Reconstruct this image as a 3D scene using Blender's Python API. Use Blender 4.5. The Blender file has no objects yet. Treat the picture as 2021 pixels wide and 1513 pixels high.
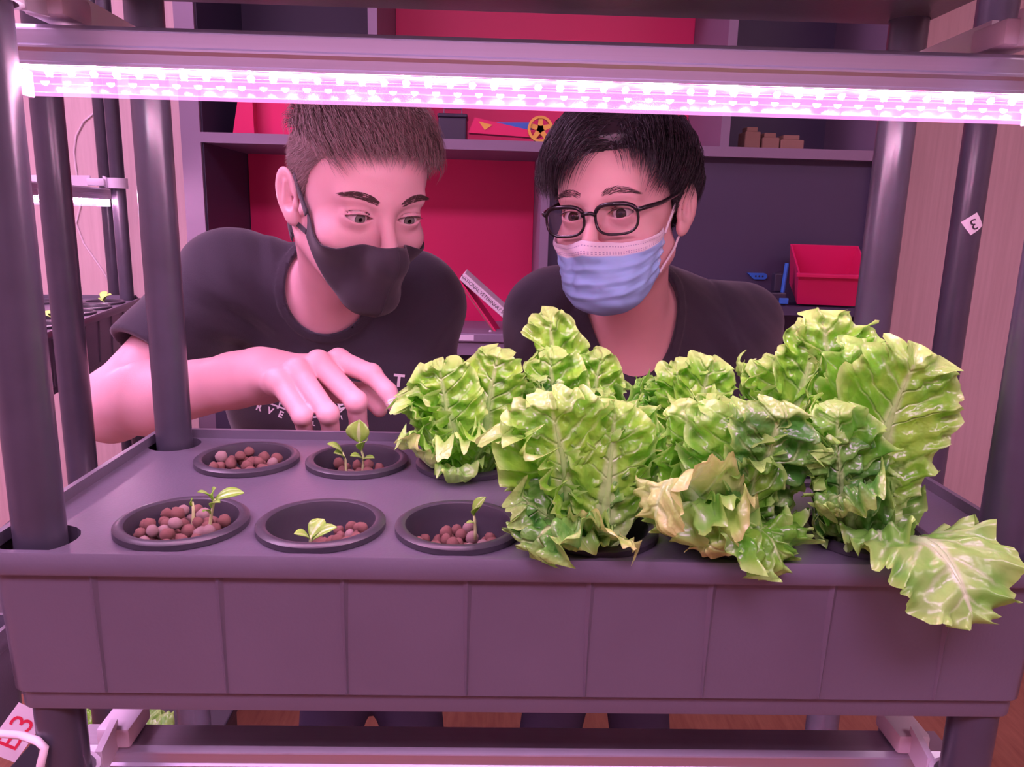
import bpy, bmesh, math, random
import numpy as np
from mathutils import Vector, Matrix, Euler

scene = bpy.context.scene
COL = scene.collection

# ------------------------------------------------------------------ camera
S = 0.77                      # real size of the rack against the first measurements
TRAY_Z = 1.05                 # height of the growing tray's top above the floor
CAM = Vector((0.0, 0.0, TRAY_Z + 0.28 * S))
cam_d = bpy.data.cameras.new('camera')
cam_d.sensor_fit = 'HORIZONTAL'
cam_d.sensor_width = 36.0
cam_d.lens = 36.0 * 1517.0 / 2021.0
cam_d.clip_start = 0.02
cam = bpy.data.objects.new('camera', cam_d)
COL.objects.link(cam)
CAM_R = (Matrix.Rotation(-0.0262, 3, 'Z') @ Matrix.Rotation(math.pi / 2 - 0.2126, 3, 'X') @ Matrix.Rotation(0.0254, 3, 'Z'))
cam.matrix_world = Matrix.Translation(CAM) @ CAM_R.to_4x4()
scene.camera = cam

# ------------------------------------------------------------------ world, room lamps, exposure
scene.view_settings.view_transform = 'Standard'
scene.view_settings.look = 'None'
scene.view_settings.gamma = 1.0
scene.view_settings.use_curve_mapping = False
scene.view_settings.exposure = 0.10
w = bpy.data.worlds.new('room_air')
scene.world = w
w.use_nodes = True
w.node_tree.nodes['Background'].inputs[0].default_value = (0.75, 0.45, 0.85, 1)
w.node_tree.nodes['Background'].inputs[1].default_value = 0.10
LED_POWER = 560.0             # radiance of the grow light diodes
CEIL_POWER = 21.0             # radiance of the ceiling panels


def at(px, py, Y):
    """a measured point of the photograph, placed at its real distance Y in front of the camera"""
    d = CAM_R @ Vector(((px - 1010.5) / 1517.0, -(py - 756.5) / 1517.0, -1.0))
    return CAM + d * (Y / d.y)


def av(px, py, Y):
    return np.array(at(px, py, Y))


# ------------------------------------------------------------------ small helpers
MATS = {}


def material(name, color, rough=0.5, metal=0.0, spec=0.5, emit=None, estr=0.0, coat=0.0, sheen=0.0, var=0.0, vscale=8.0,
             bump=0.0, bscale=200.0, stretch=None, sss=0.0):
    m = bpy.data.materials.new(name)
    m.use_nodes = True
    nt = m.node_tree
    b = nt.nodes['Principled BSDF']
    b.inputs['Base Color'].default_value = (*color, 1)
    b.inputs['Roughness'].default_value = rough
    b.inputs['Metallic'].default_value = metal
    b.inputs['Specular IOR Level'].default_value = spec
    b.inputs['Coat Weight'].default_value = coat
    if sheen:
        b.inputs['Sheen Weight'].default_value = sheen
    if sss:
        b.inputs['Subsurface Weight'].default_value = sss
        b.inputs['Subsurface Radius'].default_value = (0.008, 0.003, 0.002)
        b.inputs['Subsurface Scale'].default_value = 1.0
    if emit:
        b.inputs['Emission Color'].default_value = (*emit, 1)
        b.inputs['Emission Strength'].default_value = estr
    if var or bump:
        tc = nt.nodes.new('ShaderNodeTexCoord')
        mp = nt.nodes.new('ShaderNodeMapping')
        nt.links.new(tc.outputs['Object'], mp.inputs[0])
        if stretch:
            mp.inputs['Scale'].default_value = stretch
    if var:
        n = nt.nodes.new('ShaderNodeTexNoise')
        n.inputs['Scale'].default_value = vscale
        n.inputs['Detail'].default_value = 5
        nt.links.new(mp.outputs[0], n.inputs[0])
        mx = nt.nodes.new('ShaderNodeMix')
        mx.data_type = 'RGBA'
        mx.inputs[6].default_value = (*[max(0, c * (1 - var)) for c in color], 1)
        mx.inputs[7].default_value = (*[min(1, c * (1 + var)) for c in color], 1)
        nt.links.new(n.outputs['Fac'], mx.inputs[0])
        nt.links.new(mx.outputs[2], b.inputs['Base Color'])
    if bump:
        n2 = nt.nodes.new('ShaderNodeTexNoise')
        n2.inputs['Scale'].default_value = bscale
        n2.inputs['Detail'].default_value = 3
        nt.links.new(mp.outputs[0], n2.inputs[0])
        bp = nt.nodes.new('ShaderNodeBump')
        bp.inputs['Strength'].default_value = bump
        bp.inputs['Distance'].default_value = 0.002
        nt.links.new(n2.outputs['Fac'], bp.inputs['Height'])
        nt.links.new(bp.outputs[0], b.inputs['Normal'])
    MATS[name] = m
    return m


def link(name, me, mat=None, parent=None, smooth=False):
    o = bpy.data.objects.new(name, me)
    COL.objects.link(o)
    if mat is not None and not me.materials:
        me.materials.append(mat)
    if smooth:
        me.polygons.foreach_set('use_smooth', [True] * len(me.polygons))
    if parent is not None:
        o.parent = parent
    return o


def mesh_np(name, verts, faces):
    me = bpy.data.meshes.new(name)
    me.from_pydata([tuple(map(float, v)) for v in verts], [], [tuple(map(int, f)) for f in faces])
    me.update()
    return me


def mesh_quads(name, V, Q):
    """fast path: (n,3) float array and (m,k) int array, k = 3 or 4"""
    V = np.ascontiguousarray(V, dtype=np.float32)
    Q = np.ascontiguousarray(Q, dtype=np.int32)
    me = bpy.data.meshes.new(name)
    me.vertices.add(len(V))
    me.vertices.foreach_set('co', V.ravel())
    k = Q.shape[1]
    me.loops.add(Q.size)
    me.loops.foreach_set('vertex_index', Q.ravel())
    me.polygons.add(len(Q))
    me.polygons.foreach_set('loop_start', np.arange(0, Q.size, k, dtype=np.int32))
    me.update(calc_edges=True)
    me.validate()
    return me


def empty(name, loc=(0, 0, 0), rotz=0.0, parent=None):
    o = bpy.data.objects.new(name, None)
    COL.objects.link(o)
    o.empty_display_size = 0.02
    o.location = loc
    o.rotation_euler = (0, 0, rotz)
    if parent is not None:
        o.parent = parent
    return o


def tag(o, label=None, cat=None, group=None, kind=None):
    if label:
        o['label'] = label
    if cat:
        o['category'] = cat
    if group:
        o['group'] = group
    if kind:
        o['kind'] = kind
    return o


def copy_tree(o, parent=None):
    c = o.copy()
    COL.objects.link(c)
    if parent is not None:
        c.parent = parent
    for ch in list(o.children):
        copy_tree(ch, c)
    return c


class MB:
    """collects simple shapes into one mesh"""

    def __init__(self):
        self.v = []
        self.f = []

    def add(self, vs, fs):
        n = len(self.v)
        self.v += [tuple(v) for v in vs]
        self.f += [tuple(i + n for i in f) for f in fs]
        return self

    def box(self, lo, hi, bev=0.0):
        bm = bmesh.new()
        bmesh.ops.create_cube(bm, size=1.0)
        for v in bm.verts:
            v.co = Vector([lo[i] + (v.co[i] + 0.5) * (hi[i] - lo[i]) for i in range(3)])
        if bev:
            bmesh.ops.bevel(bm, geom=list(bm.edges), offset=bev, segments=2, profile=0.5, affect='EDGES')
        bm.verts.index_update()
        self.add([v.co[:] for v in bm.verts], [[v.index for v in f.verts] for f in bm.faces])
        bm.free()
        return self

    def tube(self, pts, rad, n=10, cap=True):
        pts = [Vector(p) for p in pts]
        m = len(pts)
        rad = rad if hasattr(rad, '__len__') else [rad] * m
        ref = None
        rings = []
        for i in range(m):
            t = (pts[min(i + 1, m - 1)] - pts[max(i - 1, 0)]).normalized()
            if ref is None:
                ref = t.orthogonal().normalized()
            ref = (ref - t * ref.dot(t)).normalized()
            b = t.cross(ref)
            rings.append([pts[i] + (ref * math.cos(2 * math.pi * k / n) + b * math.sin(2 * math.pi * k / n)) * rad[i] for k in range(n)])
        vs = [v for r in rings for v in r]
        fs = []
        for i in range(m - 1):
            for k in range(n):
                fs.append((i * n + k, i * n + (k + 1) % n, (i + 1) * n + (k + 1) % n, (i + 1) * n + k))
        if cap:
            fs.append(tuple(range(n - 1, -1, -1)))
            fs.append(tuple((m - 1) * n + k for k in range(n)))
        return self.add(vs, fs)

    def lathe(self, prof, n=40, center=(0, 0, 0), close=False):
        vs = []
        for r, z in prof:
            for k in range(n):
                a = 2 * math.pi * k / n
                vs.append((center[0] + r * math.cos(a), center[1] + r * math.sin(a), center[2] + z))
        fs = []
        m = len(prof)
        for i in range(m - 1 + (1 if close else 0)):
            j = (i + 1) % m
            for k in range(n):
                fs.append((i * n + k, i * n + (k + 1) % n, j * n + (k + 1) % n, j * n + k))
        return self.add(vs, fs)

    def prism_x(self, prof, x0, x1, cap=True):
        """closed (y,z) profile swept along x"""
        n = len(prof)
        vs = [(x0, y, z) for y, z in prof] + [(x1, y, z) for y, z in prof]
        fs = [(k, (k + 1) % n, n + (k + 1) % n, n + k) for k in range(n)]
        if cap:
            fs += [tuple(range(n - 1, -1, -1)), tuple(range(n, 2 * n))]
        return self.add(vs, fs)

    def build(self, name, mat, parent=None, smooth=False, inv=None):
        me = bpy.data.meshes.new(name)
        me.from_pydata(self.v, [], self.f)
        bm = bmesh.new()
        bm.from_mesh(me)
        bmesh.ops.recalc_face_normals(bm, faces=list(bm.faces))
        bm.to_mesh(me)
        bm.free()
        if smooth:
            me.polygons.foreach_set('use_smooth', [True] * len(me.polygons))
            if smooth == 'auto':
                me.set_sharp_from_angle(angle=math.radians(40))
        o = link(name, me, mat, parent)
        return o


def keep_world(o, root):
    """child whose mesh is in world coordinates under an empty that was moved"""
    o.parent = root
    o.matrix_parent_inverse = Matrix.Translation(root.location).inverted()
    return o


def text_mesh(body, size, depth=0.0, spacing=1.0, bold=0.0):
    cu = bpy.data.curves.new('lettering', 'FONT')
    cu.body = body
    cu.size = size
    cu.align_x = 'CENTER'
    cu.align_y = 'CENTER'
    cu.extrude = depth
    cu.offset = bold * size
    cu.space_character = spacing
    cu.resolution_u = 3
    ob = bpy.data.objects.new('lettering', cu)
    COL.objects.link(ob)
    dg = bpy.context.evaluated_depsgraph_get()
    me = bpy.data.meshes.new_from_object(ob.evaluated_get(dg))
    bpy.data.objects.remove(ob)
    bpy.data.curves.remove(cu)
    return me


# ------------------------------------------------------------------ materials
M_plastic = material('black_plastic', (0.042, 0.039, 0.050), 0.34, spec=0.55, bump=0.05, bscale=500)
M_tray = material('black_tray_plastic', (0.102, 0.092, 0.122), 0.33, spec=0.75, var=0.12, vscale=14, bump=0.06, bscale=420)
M_post = material('black_pipe', (0.050, 0.047, 0.066), 0.28, spec=0.55, var=0.25, vscale=40, bump=0.03, bscale=300)
M_white = material('white_plastic', (0.72, 0.66, 0.74), 0.35, spec=0.5)
M_alu = material('brushed_aluminium', (0.50, 0.49, 0.57), 0.38, metal=0.85, var=0.08, vscale=6, stretch=(1, 60, 60))
M_skin_a = material('fair_skin', (0.78, 0.46, 0.48), 0.46, spec=0.4, sss=0.12, var=0.07, vscale=30, bump=0.08, bscale=700)
M_skin_b = material('warm_skin', (0.74, 0.43, 0.42), 0.44, spec=0.4, sss=0.12, var=0.07, vscale=30, bump=0.08, bscale=700)
M_shirt = material('black_cotton', (0.044, 0.040, 0.055), 0.85, spec=0.2, sheen=0.25, bump=0.25, bscale=900)
M_trouser = material('dark_trousers', (0.05, 0.04, 0.075), 0.85, spec=0.2, bump=0.2, bscale=700)
M_shoe = material('dark_shoes', (0.04, 0.035, 0.04), 0.5)
M_maskblack = material('black_mask_cloth', (0.040, 0.034, 0.044), 0.8, spec=0.25, sheen=0.2, bump=0.1, bscale=1200)
M_hair_a = material('brown_hair', (0.30, 0.205, 0.195), 0.45, spec=0.4, var=0.45, vscale=220)
M_hair_b = material('black_hair', (0.022, 0.015, 0.020), 0.34, spec=0.5)
M_brow = material('eyebrow_hair', (0.10, 0.055, 0.05), 0.6)
M_frame = material('black_acetate', (0.012, 0.009, 0.012), 0.22, spec=0.6)
M_loop = material('white_elastic', (0.80, 0.74, 0.78), 0.7, spec=0.2)
M_nail = material('finger_nail', (0.83, 0.60, 0.58), 0.22, spec=0.5)
M_print = material('white_shirt_print', (0.80, 0.78, 0.82), 0.7)
M_clay = material('fired_clay', (0.25, 0.125, 0.105), 0.9, spec=0.15, var=0.35, vscale=160, bump=0.6, bscale=500)
M_clay2 = material('pale_fired_clay', (0.36, 0.25, 0.23), 0.9, spec=0.15, var=0.3, vscale=160, bump=0.6, bscale=500)
M_redpanel = material('red_panel', (0.74, 0.022, 0.140), 0.42, spec=0.4)
M_redplastic = material('red_plastic', (0.66, 0.02, 0.13), 0.28, spec=0.5)
M_yellow = material('yellow_plastic', (0.72, 0.46, 0.06), 0.4)
M_blue = material('blue_plastic', (0.03, 0.16, 0.55), 0.4)
M_darkplastic = material('dark_toy_plastic', (0.03, 0.028, 0.05), 0.4)
M_cabgrey = material('grey_laminate', (0.22, 0.17, 0.24), 0.5, var=0.06, vscale=9)
M_cabdark = material('dark_laminate', (0.050, 0.043, 0.084), 0.5, var=0.08, vscale=9)
M_paper = material('white_paper', (0.74, 0.68, 0.72), 0.75)
M_ink = material('black_ink', (0.03, 0.02, 0.03), 0.7)
M_redink = material('red_ink', (0.65, 0.02, 0.06), 0.7)
M_wire = material('white_cable', (0.78, 0.68, 0.70), 0.5)
M_boxbrown = material('brown_carton', (0.28, 0.17, 0.12), 0.8)
M_stem = material('seedling_green', (0.36, 0.62, 0.12), 0.5, spec=0.4)
M_stempale = material('pale_stem', (0.56, 0.66, 0.28), 0.5, spec=0.4)


def wood_wall(name, c0, c1, scale):
    m = bpy.data.materials.new(name)
    m.use_nodes = True
    nt = m.node_tree
    b = nt.nodes['Principled BSDF']
    b.inputs['Roughness'].default_value = 0.55
    b.inputs['Specular IOR Level'].default_value = 0.3
    tc = nt.nodes.new('ShaderNodeTexCoord')
    mp = nt.nodes.new('ShaderNodeMapping')
    mp.inputs['Scale'].default_value = scale
    n = nt.nodes.new('ShaderNodeTexNoise')
    n.inputs['Scale'].default_value = 6
    n.inputs['Detail'].default_value = 7
    n.inputs['Roughness'].default_value = 0.65
    cr = nt.nodes.new('ShaderNodeValToRGB')
    cr.color_ramp.elements[0].position = 0.3
    cr.color_ramp.elements[0].color = (*c0, 1)
    cr.color_ramp.elements[1].position = 0.7
    cr.color_ramp.elements[1].color = (*c1, 1)
    nt.links.new(tc.outputs['Object'], mp.inputs[0])
    nt.links.new(mp.outputs[0], n.inputs[0])
    nt.links.new(n.outputs['Fac'], cr.inputs[0])
    nt.links.new(cr.outputs[0], b.inputs['Base Color'])
    return m


M_wall = wood_wall('pale_wood_panel', (0.60, 0.47, 0.45), (0.70, 0.56, 0.54), (14, 14, 0.6))
M_floor = wood_wall('brown_wood_floor', (0.24, 0.10, 0.06), (0.36, 0.17, 0.10), (10, 1.2, 1))
M_ceil = material('white_ceiling', (0.75, 0.73, 0.72), 0.9)


def leaf_material(name, deep, light, rib, edge, transl=0.35, rough=0.27, blister=1.0):
    """colour follows the leaf's own anatomy: midrib, veins, blade, pale frilled margin (UV: u across, v along)"""
    m = bpy.data.materials.new(name)
    m.use_nodes = True
    nt = m.node_tree
    N = nt.nodes.new
    L = nt.links.new
    b = nt.nodes['Principled BSDF']
    out = nt.nodes['Material Output']
    b.inputs['Roughness'].default_value = rough
    b.inputs['Specular IOR Level'].default_value = 0.85
    uv = N('ShaderNodeUVMap')
    uv.uv_map = 'UVMap'
    sp = N('ShaderNodeSeparateXYZ')
    L(uv.outputs[0], sp.inputs[0])

    def mth(op, a, bb=None, c=None):
        n = N('ShaderNodeMath')
        n.operation = op
        for i, x in enumerate((a, bb, c)):
            if x is None:
                continue
            if isinstance(x, (int, float)):
                n.inputs[i].default_value = x
            else:
                L(x, n.inputs[i])
        return n.outputs[0]

    def rng(val, a, c, lo=0.0, hi=1.0):
        n = N('ShaderNodeMapRange')
        n.interpolation_type = 'SMOOTHSTEP'
        n.inputs[1].default_value = a
        n.inputs[2].default_value = c
        n.inputs[3].default_value = lo
        n.inputs[4].default_value = hi
        L(val, n.inputs[0])
        return n.outputs[0]

    def mix(f, a, c):
        n = N('ShaderNodeMix')
        n.data_type = 'RGBA'
        L(f, n.inputs[0])
        for i, x in ((6, a), (7, c)):
            if isinstance(x, tuple):
                n.inputs[i].default_value = (*x, 1)
            else:
                L(x, n.inputs[i])
        return n.outputs[2]

    across = mth('ABSOLUTE', mth('SUBTRACT', sp.outputs[0], 0.5))     # 0 rib .. 0.5 margin
    along = sp.outputs[1]
    tc = N('ShaderNodeTexCoord')
    nz = N('ShaderNodeTexNoise')
    nz.inputs['Scale'].default_value = 38
    nz.inputs['Detail'].default_value = 4
    L(tc.outputs['Object'], nz.inputs[0])
    col = mix(rng(nz.outputs['Fac'], 0.35, 0.68), deep, light)
    # side veins run up and outward from the rib
    uv2 = N('ShaderNodeUVMap')
    uv2.uv_map = 'Vein'
    sp2 = N('ShaderNodeSeparateXYZ')
    L(uv2.outputs[0], sp2.inputs[0])
    ph = mth('ADD', sp2.outputs[0], mth('MULTIPLY', nz.outputs['Fac'], 0.9))
    vein = rng(mth('ABSOLUTE', mth('SUBTRACT', mth('FRACT', ph), 0.5)), 0.13, 0.0)
    vein = mth('MULTIPLY', mth('MULTIPLY', vein, rng(across, 0.46, 0.25)), sp2.outputs[1])
    col = mix(mth('MULTIPLY', vein, 0.55), col, rib)
    col = mix(rng(across, 0.40, 0.5), col, edge)
    col = mix(rng(along, 0.88, 1.0), col, edge)
    ribw = rng(mth('SUBTRACT', across, rng(along, 0.1, 0.85, 0.13, 0.012)), 0.05, 0.0)
    col = mix(ribw, col, rib)
    col = mix(rng(along, 0.42, 0.12), col, rib)
    L(col, b.inputs['Base Color'])
    nb = N('ShaderNodeTexNoise')
    nb.inputs['Scale'].default_value = 130
    nb.inputs['Detail'].default_value = 2
    L(tc.outputs['Object'], nb.inputs[0])
    hgt = mth('SUBTRACT', nb.outputs['Fac'], mth('MULTIPLY', vein, 0.5))
    bp = N('ShaderNodeBump')
    bp.inputs['Strength'].default_value = 0.55 * blister
    bp.inputs['Distance'].default_value = 0.004
    L(hgt, bp.inputs['Height'])
    L(bp.outputs[0], b.inputs['Normal'])
    tr = N('ShaderNodeBsdfTranslucent')
    L(col, tr.inputs[0])
    ms = N('ShaderNodeMixShader')
    ms.inputs[0].default_value = transl
    L(b.outputs[0], ms.inputs[1])
    L(tr.outputs[0], ms.inputs[2])
    L(ms.outputs[0], out.inputs[0])
    return m


M_leaf = [
    leaf_material('lettuce_leaf_lime', (0.19, 0.58, 0.035), (0.36, 0.76, 0.07), (0.52, 0.82, 0.27), (0.52, 0.86, 0.22)),
    leaf_material('lettuce_leaf_green', (0.11, 0.44, 0.03), (0.27, 0.66, 0.06), (0.46, 0.78, 0.24), (0.43, 0.80, 0.18)),
    leaf_material('lettuce_leaf_dark', (0.07, 0.31, 0.04), (0.20, 0.52, 0.08), (0.44, 0.70, 0.24), (0.36, 0.68, 0.14), 0.25, 0.26, 1.5),
    leaf_material('lettuce_leaf_yellowed', (0.40, 0.70, 0.12), (0.64, 0.82, 0.28), (0.60, 0.86, 0.38), (0.58, 0.70, 0.22), 0.25, 0.35),
    leaf_material('lettuce_leaf_smooth', (0.20, 0.56, 0.07), (0.38, 0.72, 0.16), (0.58, 0.82, 0.40), (0.42, 0.76, 0.16), 0.3, 0.30, 0.4),
]
# ------------------------------------------------------------------ the room
def slab(name, lo, hi, mat):
    o = MB().box(lo, hi).build(name, mat)
    o['kind'] = 'structure'
    return o


RX0, RX1, RY0, RY1, RZ = -3.0, 3.0, -3.0, 2.36, 2.7
slab('floor', (RX0, RY0, -0.1), (RX1, RY1, 0.0), M_floor)
slab('ceiling', (RX0, RY0, RZ), (RX1, RY1, RZ + 0.1), M_ceil)
slab('wall_back', (RX0, RY1, 0.0), (RX1, RY1 + 0.1, RZ), M_wall)
slab('wall_left', (RX0 - 0.1, RY0, 0.0), (RX0, RY1, RZ), M_wall)
slab('wall_right', (RX1, RY0, 0.0), (RX1 + 0.1, RY1, RZ), M_wall)
slab('wall_front', (RX0, RY0 - 0.1, 0.0), (RX1, RY0, RZ), M_wall)

# ceiling panels: the middle one follows the shelf shadow, the rest are added fill
M_panel = material('lit_ceiling_panel', (0.9, 0.9, 0.9), 0.6, emit=(1.0, 0.53, 0.99), estr=CEIL_POWER)  # pink stands in for the glow of other racks' grow lights


M_panel_fill = material('dim_fill_panel', (0.9, 0.9, 0.9), 0.6, emit=(1.0, 0.66, 0.84), estr=CEIL_POWER * 0.45)  # weaker, less pink fill added to brighten the right side


def ceiling_light(x, y, label, panel=None):
    r = empty('ceiling_light', (x, y, RZ))
    MB().box((-0.62, -0.32, -0.03), (0.62, 0.32, 0.0), 0.004).build('frame', M_white, r)
    MB().box((-0.59, -0.29, -0.036), (0.59, 0.29, -0.0301)).build('diffuser', panel or M_panel, r)
    tag(r, label, 'ceiling light')
    return r


ceiling_light(-1.5, -0.9, 'added pink fill light panel over the aisle on the far rack side')
ceiling_light(0.1, -0.9, 'long pink ceiling light panel over the middle of the aisle')
ceiling_light(1.9, -0.6, 'added dim fill light panel over the aisle away from the far rack', M_panel_fill)
ceiling_light(-1.6, 0.9, 'added pink fill light panel beside the far rack')

# ------------------------------------------------------------------ growing trays
HX, HY = 0.3470, 0.1348
TX, TY = 0.0344 * S, 0.5905                  # centre of the main tray
COLS = [(i - 2.5) * 0.1248 * S for i in range(6)]
ROWS = [0.5082 - TY, 0.6514 - TY]
PX, PYF, PYB = 0.3235, 0.4826 - TY, 0.7000 - TY
POST_R = 0.0158
HOLE_R = 0.0385
NOTCH_R = 0.0235


def rrect(hx, hy, r, n=5):
    p = []
    for cx, cy, a0 in ((hx - r, hy - r, 0), (-hx + r, hy - r, 90), (-hx + r, -hy + r, 180), (hx - r, -hy + r, 270)):
        for k in range(n + 1):
            a = math.radians(a0 + 90 * k / n)
            p.append((cx + r * math.cos(a), cy + r * math.sin(a)))
    return p


def make_tray():
    root = empty('growing_tray')
    # outer shell, lofted from rounded rectangles
    mb = MB()
    rings = [
        (HX - 0.0045, HY - 0.0045, 0.010, 0.0), (HX - 0.0045, HY - 0.0045, 0.010, None), (HX, HY, 0.013, None),
        (HX + 0.002, HY + 0.002, 0.014, -0.002), (HX + 0.003, HY + 0.003, 0.015, -0.0105), (HX + 0.0022, HY + 0.0022, 0.015, -0.0120),
        (HX - 0.0015, HY - 0.0020, 0.014, -0.0125), (HX - 0.0030, HY - 0.0050, 0.014, -0.0990), (HX - 0.0040, HY - 0.0065, 0.013, -0.1005),
        (HX - 0.0058, HY - 0.0086, 0.012, -0.1010), (HX - 0.0060, HY - 0.0088, 0.012, -0.1130), (HX - 0.0066, HY - 0.0092, 0.011, -0.1142)]
    vs, fs = [], []
    n = None
    for hx, hy, r, z in rings:
        pts = rrect(hx, hy, r)
        n = len(pts)
        for x, y in pts:
            zz = z if z is not None else (0.0085 if y > -HY + 0.012 else 0.0022)
            vs.append((x, y, zz))
    for i in range(len(rings) - 1):
        for k in range(n):
            fs.append((i * n + k, i * n + (k + 1) % n, (i + 1) * n + (k + 1) % n, (i + 1) * n + k))
    mb.add(vs, fs)
    # floor of the tray, pierced by four sleeves that fit round the posts
    bm = bmesh.new()
    loops = [[v[:2] for v in vs[(len(rings) - 1) * n:]]]
    rh = POST_R + 0.0005
    for sx in (-1, 1):
        for py in (PYF, PYB):
            loops.append([(sx * PX + rh * math.cos(2 * math.pi * k / 28), py + rh * math.sin(2 * math.pi * k / 28)) for k in range(28)])
    eds = []
    for lp in loops:
        bv = [bm.verts.new((x, y, -0.1142)) for x, y in lp]
        eds += [bm.edges.new((bv[k], bv[(k + 1) % len(bv)])) for k in range(len(bv))]
    bmesh.ops.triangle_fill(bm, use_beauty=True, use_dissolve=False, edges=eds)
    bm.verts.index_update()
    mb.add([v.co[:] for v in bm.verts], [[v.index for v in f.verts] for f in bm.faces])
    bm.free()
    mb.build('body', M_tray, root, smooth='auto')
    # top plate with twelve pot holes and four notches for the posts
    mb = MB()
    t = 0.0
    xb = 3 * 0.1248 * S
    ym = 0.5 * (ROWS[0] + ROWS[1])
    ix, iy = HX - 0.004, HY - 0.004
    N = 36
    for cx in COLS:
        for ri, cy in enumerate(ROWS):
            x0, x1 = cx - 0.0624 * S, cx + 0.0624 * S
            y0, y1 = (-iy, ym) if ri == 0 else (ym, iy)
            vs = []
            for k in range(N):
                a = 2 * math.pi * k / N
                c, s = math.cos(a), math.sin(a)
                tx = (x1 - cx) / c if c > 1e-9 else ((x0 - cx) / c if c < -1e-9 else 1e9)
                ty = (y1 - cy) / s if s > 1e-9 else ((y0 - cy) / s if s < -1e-9 else 1e9)
                q = min(tx, ty)
                vs.append((cx + c * q, cy + s * q, t))
            for k in range(N):
                # corners of the cell are hit exactly by snapping the nearest ray
                pass
            cor = [(x1, y1), (x0, y1), (x0, y0), (x1, y0)]
            for qx, qy in cor:
                j = min(range(N), key=lambda i: (vs[i][0] - qx) ** 2 + (vs[i][1] - qy) ** 2)
                vs[j] = (qx, qy, t)
            for zz in (t, t - 0.004):
                vs += [(cx + HOLE_R * math.cos(2 * math.pi * k / N), cy + HOLE_R * math.sin(2 * math.pi * k / N), zz) for k in range(N)]
            f = []
            for k in range(N):
                k2 = (k + 1) % N
                f.append((k, k2, N + k2, N + k))
                f.append((N + k, N + k2, 2 * N + k2, 2 * N + k))
            mb.add(vs, f)
    for sx in (-1, 1):
        for y0, y1, cy in ((-iy, ym, PYF), (ym, iy, PYB)):
            dx = ix - PX
            h = math.sqrt(NOTCH_R ** 2 - dx ** 2)
            a0 = math.atan2(h, dx)
            arc = []
            for k in range(17):
                a = a0 + (2 * math.pi - 2 * a0) * k / 16
                arc.append((PX + NOTCH_R * math.cos(a), max(-iy, min(iy, cy + NOTCH_R * math.sin(a)))))
            poly = [(ix, y1), (xb, y1), (xb, y0), (ix, y0)] + list(reversed(arc))
            mb.add([(sx * x, y, t) for x, y in poly], [tuple(range(len(poly)))])
            m = len(arc)
            mb.add([(sx * x, y, t) for x, y in arc] + [(sx * x, y, t - 0.02) for x, y in arc], [(k, k + 1, m + k + 1, m + k) for k in range(m - 1)])
    pl = mb.build('top_plate', M_tray, root)
    # moulded ribs on the long sides
    for sy in (-1, 1):
        for k in range(8):
            x = (k - 3.5) * 0.0795
            r = MB()
            yt, yb = HY - 0.0020, HY - 0.0050
            w0, w1 = 0.0042, 0.0018
            vs = [(x - w0, sy * (yt - 0.001), -0.0126), (x, sy * (yt + 0.0022), -0.0126), (x + w0, sy * (yt - 0.001), -0.0126),
                  (x - w1, sy * (yb - 0.001), -0.0980), (x, sy * (yb + 0.0014), -0.0980), (x + w1, sy * (yb - 0.001), -0.0980)]
            r.add(vs, [(0, 1, 4, 3), (1, 2, 5, 4), (0, 2, 1), (3, 4, 5), (0, 3, 5, 2)])
            r.build('rib', M_tray, root)
    return root


tray = make_tray()
tray.location = (TX, TY, TRAY_Z)
tag(tray, 'black hydroponic tray with twelve pots, seedlings on one half and lettuces on the other', 'tray')
LEVEL = 0.645 * S
t_up = copy_tree(tray)
t_up.location.z = TRAY_Z + LEVEL + 0.006
tag(t_up, 'black tray on the level above the lit grow light', 'tray')
t_low = copy_tree(tray)
t_low.location.z = TRAY_Z - LEVEL - 0.03
tag(t_low, 'black tray on the lowest level of the rack', 'tray')

# ------------------------------------------------------------------ grow lights
M_lens = bpy.data.materials.new('clear_ribbed_lens')
M_lens.use_nodes = True
nt = M_lens.node_tree
for nd in list(nt.nodes):
    nt.nodes.remove(nd)
_o = nt.nodes.new('ShaderNodeOutputMaterial')
_t = nt.nodes.new('ShaderNodeBsdfTransparent')
_t.inputs[0].default_value = (1.0, 0.93, 0.98, 1)
_g = nt.nodes.new('ShaderNodeBsdfGlossy')
_g.inputs['Roughness'].default_value = 0.2
_e = nt.nodes.new('ShaderNodeEmission')
_e.inputs[0].default_value = (1.0, 0.34, 0.84, 1)
_e.inputs[1].default_value = 0.52
_m1 = nt.nodes.new('ShaderNodeMixShader')
_m1.inputs[0].default_value = 0.06
_a = nt.nodes.new('ShaderNodeAddShader')
nt.links.new(_t.outputs[0], _m1.inputs[1])
nt.links.new(_g.outputs[0], _m1.inputs[2])
nt.links.new(_m1.outputs[0], _a.inputs[0])
nt.links.new(_e.outputs[0], _a.inputs[1])
nt.links.new(_a.outputs[0], _o.inputs[0])

M_led_w = material('lit_white_led', (1, 1, 1), 0.5, emit=(0.98, 0.86, 1.08), estr=LED_POWER * 0.72)
M_led_r = material('lit_red_led', (1, 0.2, 0.3), 0.5, emit=(1.0, 0.07, 0.42), estr=LED_POWER * 0.72)
M_board = material('led_board', (0.014, 0.008, 0.014), 0.7)
M_lensoff = material('frosted_lens', (0.80, 0.72, 0.80), 0.35)


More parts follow.
